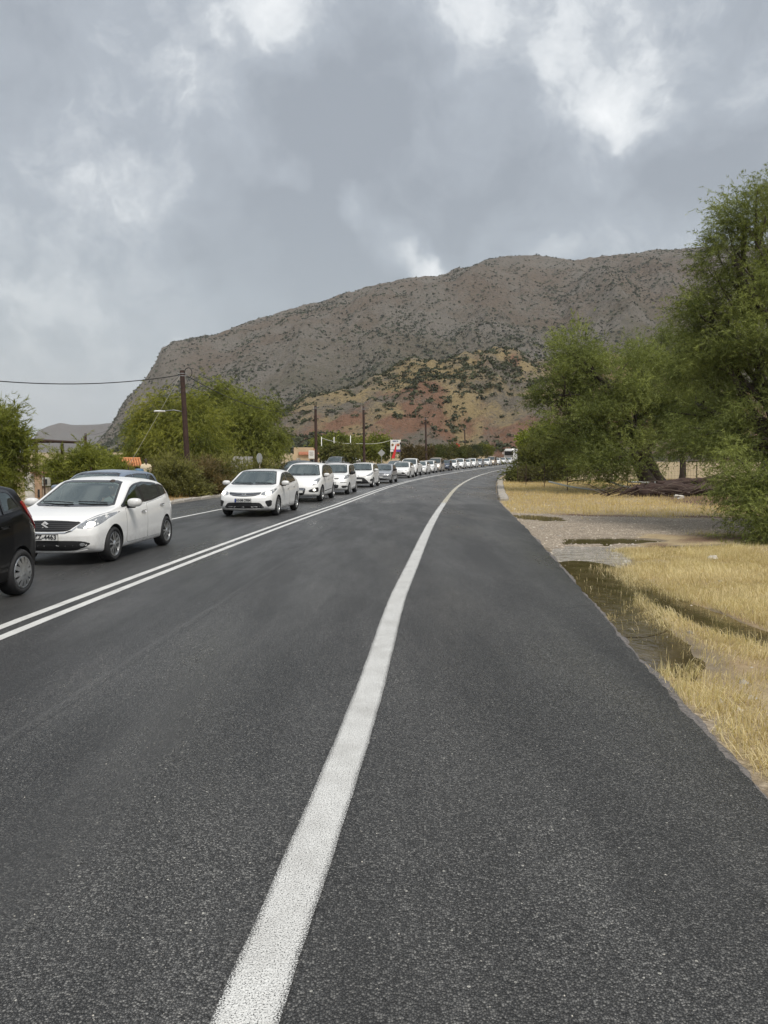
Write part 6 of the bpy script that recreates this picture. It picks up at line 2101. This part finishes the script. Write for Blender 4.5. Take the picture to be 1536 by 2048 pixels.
# ------------------------------------------------------------------ fences
def fence(name, label, posts, hgt, wires, mat, r=.018, vert=.16):
    root = empty(name, (posts[0][0], posts[0][1], gzz(*posts[0])), 0, label, 'fence')
    o = Vector(root.location)
    for (x, y) in posts:
        mb = MB(); mb.tube([(0, 0, -.1), (random.Random(x).uniform(-.05, .05), 0, hgt * random.Random(y).uniform(.95, 1.1))], r, 7)
        p = mb.build('post', mat, root); p.location = Vector((x, y, gzz(x, y))) - o
    mb = MB()
    for k in range(len(posts) - 1):
        a_, b_ = posts[k], posts[k + 1]
        A = Vector((a_[0], a_[1], gzz(*a_))) - o; B = Vector((b_[0], b_[1], gzz(*b_))) - o
        for w in range(wires):
            z = .08 + (hgt * .9) * w / (wires - 1)
            mb.tube([A + Vector((0, 0, z)), (A + B) / 2 + Vector((0, 0, z - .015)), B + Vector((0, 0, z))], .0032, 4, False)
        n_ = int((B - A).length / vert)
        for j in range(1, n_):
            q = A.lerp(B, j / n_)
            mb.tube([q + Vector((0, 0, .07)), q + Vector((0, 0, .08 + hgt * .9))], .0028, 4, False)
    mb.build('wire_mesh', mat, root)
fence('wire_fence', 'rusty wire mesh fence on thin posts below the tamarisk', [(9.9, 57.), (9.6, 52.), (9.8, 47.), (10.1, 42.3), (13.0, 41.), (16.5, 40.6), (17.9, 44.)], 1.35, 6, M_RUST, .022)
fence('wire_fence', 'thin dark post fence among the far left trees', [(-14.0, 24.), (-12.8, 25.2), (-11.9, 27.), (-11.2, 29.5), (-11.0, 33.), (-11.4, 38.)], 1.35, 4, M_RUST, .024)

# ------------------------------------------------------------------ fallen wood and rubbish under the tamarisk
M_DEAD = pmat('dead_wood', (.050, .030, .024), .95, noise=.5, nscale=7, bump=.9, bscale=18)
M_TWIG = pmat('grey_twig', (.16, .125, .10), .9)
rnd = random.Random(5)
g0 = gzz(14., 37.)
t = empty('fallen_trunk', (11.9, 36.2, gzz(11.9, 36.2)), 0, 'dark fallen trunk lying in front of the broad tamarisk', 'log')
def rough_tube(pts, rad, name, n=14, seg=5):
    P_ = [Vector(p) for p in pts]
    q, rr_ = [], []
    for k in range(len(P_) - 1):
        for s in range(seg):
            tt_ = s / seg
            q.append(P_[k].lerp(P_[k + 1], tt_)); rr_.append(rad[k] + (rad[k + 1] - rad[k]) * tt_)
    q.append(P_[-1]); rr_.append(rad[-1])
    rr_ = [r_ * rnd.uniform(.82, 1.15) for r_ in rr_]
    q = [v + Vector((0, rnd.uniform(-1, 1), rnd.uniform(-1, 1))) * .25 * r_ for v, r_ in zip(q, rr_)]
    mb = MB(); mb.tube(q, rr_, n)
    for k in range(len(mb.v)):
        x, y, z = mb.v[k]
        c_ = q[min(k // n, len(q) - 1)]
        f = 1 + .5 * (float(fbm(np.array([x * 2.1 + z * 3.7]), np.array([y * 3.3 + z * 2.9]), 4)[0]) - .5)
        mb.v[k] = (c_.x + (x - c_.x) * f, c_.y + (y - c_.y) * f, c_.z + (z - c_.z) * f)
    return mb.build(name, M_DEAD, t, True, 55)
rough_tube([(-.2, -.5, .20), (.8, -.2, .30), (2.0, .1, .34), (3.3, .3, .34), (4.6, .5, .30)], [.26, .30, .33, .30, .20], 'trunk')
rough_tube([(1.0, .2, .62), (2.2, .3, .68), (3.6, .5, .70), (5.2, .6, .38)], [.10, .20, .18, .08], 'branch')
rough_tube([(1.8, -.3, .24), (3.0, -.35, .30), (4.3, -.2, .26), (5.3, .0, .14)], [.14, .22, .20, .09], 'branch')
rough_tube([(.2, -.3, .50), (-.5, -.6, .34), (-1.1, -.8, .08)], [.12, .09, .04], 'branch', 9)
rough_tube([(2.6, .2, .70), (4.0, .6, .90), (5.0, .9, .80)], [.07, .10, .03], 'branch', 9)
rough_tube([(3.6, -.5, .10), (4.6, -.5, .26), (5.5, -.3, .12)], [.10, .12, .07], 'branch', 9)
t = empty('brush_pile', (11.5, 35.4, gzz(11.5, 35.4)), 0, 'heap of cut grey and reddish twigs at the end of the fallen trunk', 'brush')
for k in range(70):
    a_ = Vector((rnd.uniform(-1.8, 4.2), rnd.uniform(-.5, .6), rnd.uniform(.02, .25)))
    an = rnd.uniform(-.5, .5)
    ln_ = rnd.uniform(.8, 2.2)
    s = 1 if rnd.random() < .7 else -1
    b_ = a_ + Vector((math.cos(an) * ln_ * s, rnd.uniform(-.4, .4), rnd.uniform(.05, .62)))
    mid = (a_ + b_) / 2 + Vector((0, 0, rnd.uniform(.0, .22)))
    mb = MB(); mb.tube([a_, mid, b_], [rnd.uniform(.012, .03), .014, .004], 5)
    mb.build('twig', M_TWIG if rnd.random() < .35 else M_DEAD, t, True)
M_PIPE = pmat('white_pipe', (.62, .66, .66), .5)
for (pts, r_, lab) in (([(9.0, 42.0, .55), (10.0, 41.4, .30), (11.0, 41.0, .16), (11.7, 40.9, .12)], .045, 'long bent white pipe lying by the nearest fence post'),
                       ([(11.9, 41.2, .62), (12.5, 40.9, .35), (13.3, 40.6, .16)], .05, 'short sloping white pipe left of the trunk'),
                       ([(13.2, 41.6, .50), (14.3, 41.5, .46)], .05, 'straight white pipe resting level under the tamarisk'),
                       ([(14.0, 39.6, 0.0), (13.95, 39.6, .55)], .035, 'short upright white stake left of the brush pile')):
    o_ = Vector((pts[0][0], pts[0][1], gzz(pts[0][0], pts[0][1])))
    mb = MB(); mb.tube([Vector((p[0] - o_.x, p[1] - o_.y, p[2])) for p in pts], r_, 8)
    ob = mb.build('white_pipe', M_PIPE, None, True, 50); ob.location = o_
    tag(ob, lab, 'pipe', 'white pipes under the tamarisk')
mb = MB(); mb.tube([(0, 0, .52), (.9, 0, .64)], .035, 6)
ob = mb.build('rusty_bar', M_RUST, None); ob.location = (10.1, 42.2, gzz(10.1, 42.2)); tag(ob, 'dark red-brown bar leaning on the nearest fence post', 'bar')
for k, (x, y, r_, lab) in enumerate(((5.9, 13.7, .07, 'small pale stone in the grass at the right edge'), (13.0, 33.9, .16, 'pale rock at the foot of the twig heap'), (15.7, 40.5, .2, 'white rock beside the dark forked trunk'), (16.6, 33.8, .15, 'pale rock under the thin end of the fallen trunk'))):
    bm = bmesh.new(); bmesh.ops.create_icosphere(bm, subdivisions=2, radius=1)
    for v in bm.verts:
        f = r_ * (1 + .35 * rnd.uniform(-1, 1))
        v.co = Vector((v.co.x * f * 1.3, v.co.y * f, v.co.z * f * .75))
    me = bpy.data.meshes.new('rock'); bm.to_mesh(me); bm.free()
    ob = finish('rock', me, pmat('pale_rock', (.48, .45, .40), .85, noise=.3, nscale=9), None, False, None, (x, y, gzz(x, y) + r_ * .3))
    tag(ob, lab, 'rock')

# a leaf and two scraps lying on the tarmac
for k, (px, py, s, lab) in enumerate(((120, 1333, .035, 'small white scrap of paper on the asphalt near the double line'),)):
    v = px_dir(px, py); tt_ = 1.75 / -v.z
    bm = bmesh.new(); bmesh.ops.create_icosphere(bm, subdivisions=1, radius=1)
    for q in bm.verts:
        q.co = Vector((q.co.x * s * rnd.uniform(.7, 1.3), q.co.y * s * rnd.uniform(.5, 1), q.co.z * .006))
    me = bpy.data.meshes.new('scrap'); bm.to_mesh(me); bm.free()
    ob = finish('paper_scrap', me, M_WHITE, None, False, None, (v.x * tt_, v.y * tt_, .008))
    tag(ob, lab, 'scrap')

# ------------------------------------------------------------------ people
M_SKIN = pmat('skin', (.42, .25, .17), .55)
M_HAIR = pmat('dark_hair', (.03, .018, .012), .6)
M_KNIT = pmat('cream_knit', (.66, .56, .40), .95, bump=.4, bscale=90)
M_JEANS = pmat('denim', (.10, .15, .24), .9)
def skin_mesh(name, joints, bones, mat, parent, sub=2):
    """continuous body grown from joints (x, y, z, radius)"""
    me = bpy.data.meshes.new(name)
    me.from_pydata([j[:3] for j in joints], bones, [])
    ob = bpy.data.objects.new(name, me)
    COL.objects.link(ob)
    md = ob.modifiers.new('s', 'SKIN')
    ob.modifiers.new('u', 'SUBSURF').levels = sub
    for k, j in enumerate(joints):
        r_ = j[3] if hasattr(j[3], '__len__') else (j[3], j[3])
        me.skin_vertices[0].data[k].radius = r_
    me.skin_vertices[0].data[0].use_root = True
    dg = bpy.context.evaluated_depsgraph_get()
    m2 = bpy.data.meshes.new_from_object(ob.evaluated_get(dg))
    bpy.data.objects.remove(ob)
    m2.materials.clear()
    return finish(name, m2, mat, parent, True)
def hand(J, Bn, wrist, d, side, r=.009):
    """palm and five fingers added to a joint list"""
    d = Vector(d).normalized(); s = Vector(side).normalized()
    w = Vector(wrist)
    palm = len(J); p = w + d * .075
    J.append((*p, (.038, .018))); Bn.append((J_index(J, wrist), palm))
    for k, (o_, l) in enumerate(((-.032, .065), (-.011, .078), (.011, .074), (.030, .058))):
        a_ = len(J)
        q1 = p + d * .035 + s * o_; q2 = q1 + d * l * .5 + Vector((0, .012, 0)); q3 = q2 + d * l * .4 + Vector((0, .022, 0))
        J += [(*q1, r), (*q2, r * .95), (*q3, r * .8)]
        Bn += [(palm, a_), (a_, a_ + 1), (a_ + 1, a_ + 2)]
    a_ = len(J)
    q1 = w + d * .045 - s * .045; q2 = q1 + d * .04 - s * .015
    J += [(*q1, r * 1.1), (*q2, r * .9)]
    Bn += [(palm, a_), (a_, a_ + 1)]
def J_index(J, p):
    return min(range(len(J)), key=lambda k: (Vector(J[k][:3]) - Vector(p)).length)
def person(loc, rz, label):
    root = empty('person', loc, rz, label, 'person')
    J = [(0, 0, .92, (.15, .11)), (0, 0, 1.08, (.13, .10)), (0, 0, 1.25, (.15, .10)), (0, 0, 1.36, (.12, .08)), (0, .0, 1.43, .05), (0, -.01, 1.50, .052), (0, -.02, 1.56, (.070, .085)), (0, -.02, 1.64, (.062, .078))]
    Bn = [(0, 1), (1, 2), (2, 3), (3, 4), (4, 5), (5, 6), (6, 7)]
    for s in (-1, 1):
        k = len(J)
        J += [(s * .17, 0, 1.36, .055), (s * .24, .03, 1.12, .043), (s * .20, -.10, .93, .032)]
        Bn += [(3, k), (k, k + 1), (k + 1, k + 2)]
        hand(J, Bn, J[k + 2][:3], (-.1 * s, -.35, -.8), (0, 1, 0))
        k = len(J)
        J += [(s * .09, 0, .80, .085), (s * .10, -.01, .47, .056), (s * .10, .03, .10, .040), (s * .10, -.13, .03, .035)]
        Bn += [(0, k), (k, k + 1), (k + 1, k + 2), (k + 2, k + 3)]
    b_ = skin_mesh('body', J, Bn, M_SKIN, root)
    # loose cream knit, wide at the hem
    n, V, F = 28, [], []
    prof = [(.80, .245, .19), (.84, .25, .195), (1.0, .245, .19), (1.18, .235, .175), (1.32, .215, .15), (1.40, .15, .11), (1.44, .085, .075), (1.455, .07, .065)]
    for (z, rx, ry) in prof:
        for j in range(n):
            an = 2 * PI * j / n
            w = 1 + .03 * math.sin(an * 7 + z * 9)
            V.append((rx * math.cos(an) * w, ry * math.sin(an) * w, z))
    for k in range(len(prof) - 1):
        for j in range(n):
            F.append((k * n + j, k * n + (j + 1) % n, (k + 1) * n + (j + 1) % n, (k + 1) * n + j))
    mesh_obj('sweater', V, F, M_KNIT, b_, True)
    for s in (-1, 1):
        mb = MB(); mb.tube([(s * .16, 0, 1.37), (s * .235, .015, 1.24), (s * .255, .03, 1.11), (s * .21, -.09, .95)], [.075, .078, .075, .06], 12)
        mb.build('sleeve', M_KNIT, b_, True)
        mb = MB(); mb.tube([(s * .085, 0, .90), (s * .092, 0, .78), (s * .10, -.01, .47), (s * .10, .03, .09)], [.105, .10, .078, .062], 14)
        mb.build('trouser_leg', M_JEANS, b_, True)
        mb = MB(); mb.box((s * .10, -.03, .04), (.095, .27, .09), bev=.035); mb.build('shoe', M_CABLE, b_, True)
    # hair, tied at the back
    bm = bmesh.new(); bmesh.ops.create_uvsphere(bm, u_segments=20, v_segments=12, radius=1)
    for v in bm.verts:
        x, y, z = v.co
        k = 1.0
        if y < -.35 and z < .35:
            k = .72
        v.co = Vector((x * .088 * k, y * .102 * k + .012, z * .108 + 1.605))
    me = bpy.data.meshes.new('hair'); bm.to_mesh(me); bm.free()
    finish('hair', me, M_HAIR, b_, True)
    mb = MB(); mb.tube([(0, .09, 1.60), (0, .13, 1.52), (0, .12, 1.38)], [.05, .055, .03], 10); mb.build('hair', M_HAIR, b_, True)
    # face
    for s in (-1, 1):
        bm = bmesh.new(); bmesh.ops.create_uvsphere(bm, u_segments=10, v_segments=8, radius=.012)
        me = bpy.data.meshes.new('eye'); bm.to_mesh(me); bm.free()
        finish('eye', me, M_WHITE, b_, True, None, (s * .030, -.098, 1.585))
        mb = MB(); mb.tube([(s * .078, -.01, 1.60), (s * .085, 0, 1.58), (s * .076, -.005, 1.555)], [.008, .012, .007], 7); mb.build('ear', M_SKIN, b_, True)
    mb = MB(); mb.tube([(0, -.10, 1.60), (0, -.122, 1.565), (0, -.105, 1.555)], [.008, .013, .008], 8); mb.build('nose', M_SKIN, b_, True)
    mb = MB(); mb.tube([(-.022, -.094, 1.530), (0, -.102, 1.529), (.022, -.094, 1.530)], [.003, .007, .003], 6); mb.build('mouth', pmat('lips', (.35, .12, .10), .5), b_, True)
    return root
c = at(292, 940, 43.5)
person((c[0], 43.5, gzz(c[0], 43.5)), R(205), 'person in a loose cream knit top standing by the hedge, seen from behind')

def driver(car_xy, label):
    root = empty('person', car_xy[0], car_xy[1], label, 'person')
    J = [(0, 0, 0, (.15, .12)), (.02, 0, .22, (.15, .11)), (.04, 0, .42, (.17, .10)), (.05, 0, .53, (.13, .08)), (.04, 0, .60, .05), (.02, 0, .66, .055), (.0, 0, .72, (.085, .075)), (.01, 0, .80, (.078, .066))]
    Bn = [(0, 1), (1, 2), (2, 3), (3, 4), (4, 5), (5, 6), (6, 7)]
    for s in (-1, 1):
        k = len(J)
        J += [(.04, s * .18, .50, .055), (-.10, s * .23, .30, .042), (-.34, s * .15, .36, .032)]
        Bn += [(3, k), (k, k + 1), (k + 1, k + 2)]
        hand(J, Bn, J[k + 2][:3], (-.8, -.1 * s, .5), (0, s, .2))
        k = len(J)
        J += [(-.14, s * .10, -.02, .085), (-.48, s * .12, .06, .06), (-.62, s * .12, -.28, .045)]
        Bn += [(0, k), (k, k + 1), (k + 1, k + 2)]
    b_ = skin_mesh('body', J, Bn, M_SKIN, root)
    n, V, F = 22, [], []
    prof = [(-.06, .17, .20), (.2, .155, .19), (.42, .14, .205), (.52, .11, .18), (.575, .065, .07)]
    for (z, rx, ry) in prof:
        for j in range(n):
            an = 2 * PI * j / n
            V.append((.03 + rx * math.cos(an), ry * math.sin(an), z))
    for k in range(len(prof) - 1):
        for j in range(n):
            F.append((k * n + j, k * n + (j + 1) % n, (k + 1) * n + (j + 1) % n, (k + 1) * n + j))
    mesh_obj('shirt', V, F, pmat('pale_shirt', (.5, .5, .48), .9), b_, True)
    bm = bmesh.new(); bmesh.ops.create_uvsphere(bm, u_segments=16, v_segments=10, radius=1)
    for v in bm.verts:
        x, y, z = v.co
        k = .75 if (x < -.3 and z < .4) else 1
        v.co = Vector((x * .102 * k + .022, y * .088 * k, z * .11 + .775))
    me = bpy.data.meshes.new('hair'); bm.to_mesh(me); bm.free()
    finish('hair', me, M_HAIR, b_, True)
    mb = MB(); mb.tube([(-.085, 0, .755), (-.112, 0, .72), (-.09, 0, .712)], [.008, .013, .008], 7); mb.build('nose', M_SKIN, b_, True)
    for s in (-1, 1):
        bm = bmesh.new(); bmesh.ops.create_uvsphere(bm, u_segments=8, v_segments=6, radius=.011)
        me = bpy.data.meshes.new('eye'); bm.to_mesh(me); bm.free()
        finish('eye', me, M_WHITE, b_, True, None, (-.082, s * .030, .74))
    mb = MB(); mb.tube([(-.078, -.02, .69), (-.088, 0, .688), (-.078, .02, .69)], [.003, .006, .003], 6); mb.build('mouth', M_SKIN, b_, True)
for (key, dx, lab) in ((('baleno', 'white'), 1.86, 'driver in a pale shirt behind the wheel of the white hatchback'), (('corolla', 'white'), 2.08, 'driver in a pale shirt behind the wheel of the white saloon with lit headlights')):
    ro = PROTO[key]
    bpy.context.view_layer.update()
    p = ro.matrix_world @ Vector((dx, -.36, .50))
    driver((p, ro.rotation_euler.z), lab)

# ------------------------------------------------------------------ haze
def haze():
    x0, x1, y0, y1, z0, z1 = -6100, 6100, -6100, 6100, -1.5, 480.
    V = [(x0, y0, z0), (x1, y0, z0), (x1, y1, z0), (x0, y1, z0), (x0, y0, z1), (x1, y0, z1), (x1, y1, z1), (x0, y1, z1)]
    o = mesh_obj('haze', V, [(3, 2, 1, 0), (4, 5, 6, 7), (0, 1, 5, 4), (1, 2, 6, 5), (2, 3, 7, 6), (3, 0, 4, 7)])
    m = bpy.data.materials.new('haze')
    m.use_nodes = True
    N = NT(m.node_tree)
    v = N.n('ShaderNodeVolumePrincipled', i={'Color': (.86, .90, .96, 1), 'Density': 9e-5, 'Anisotropy': 0.0})
    N.n('ShaderNodeOutputMaterial', i={'Volume': v.outputs[0]})
    o.data.materials.append(m)
    tag(o, kind='stuff')
haze()
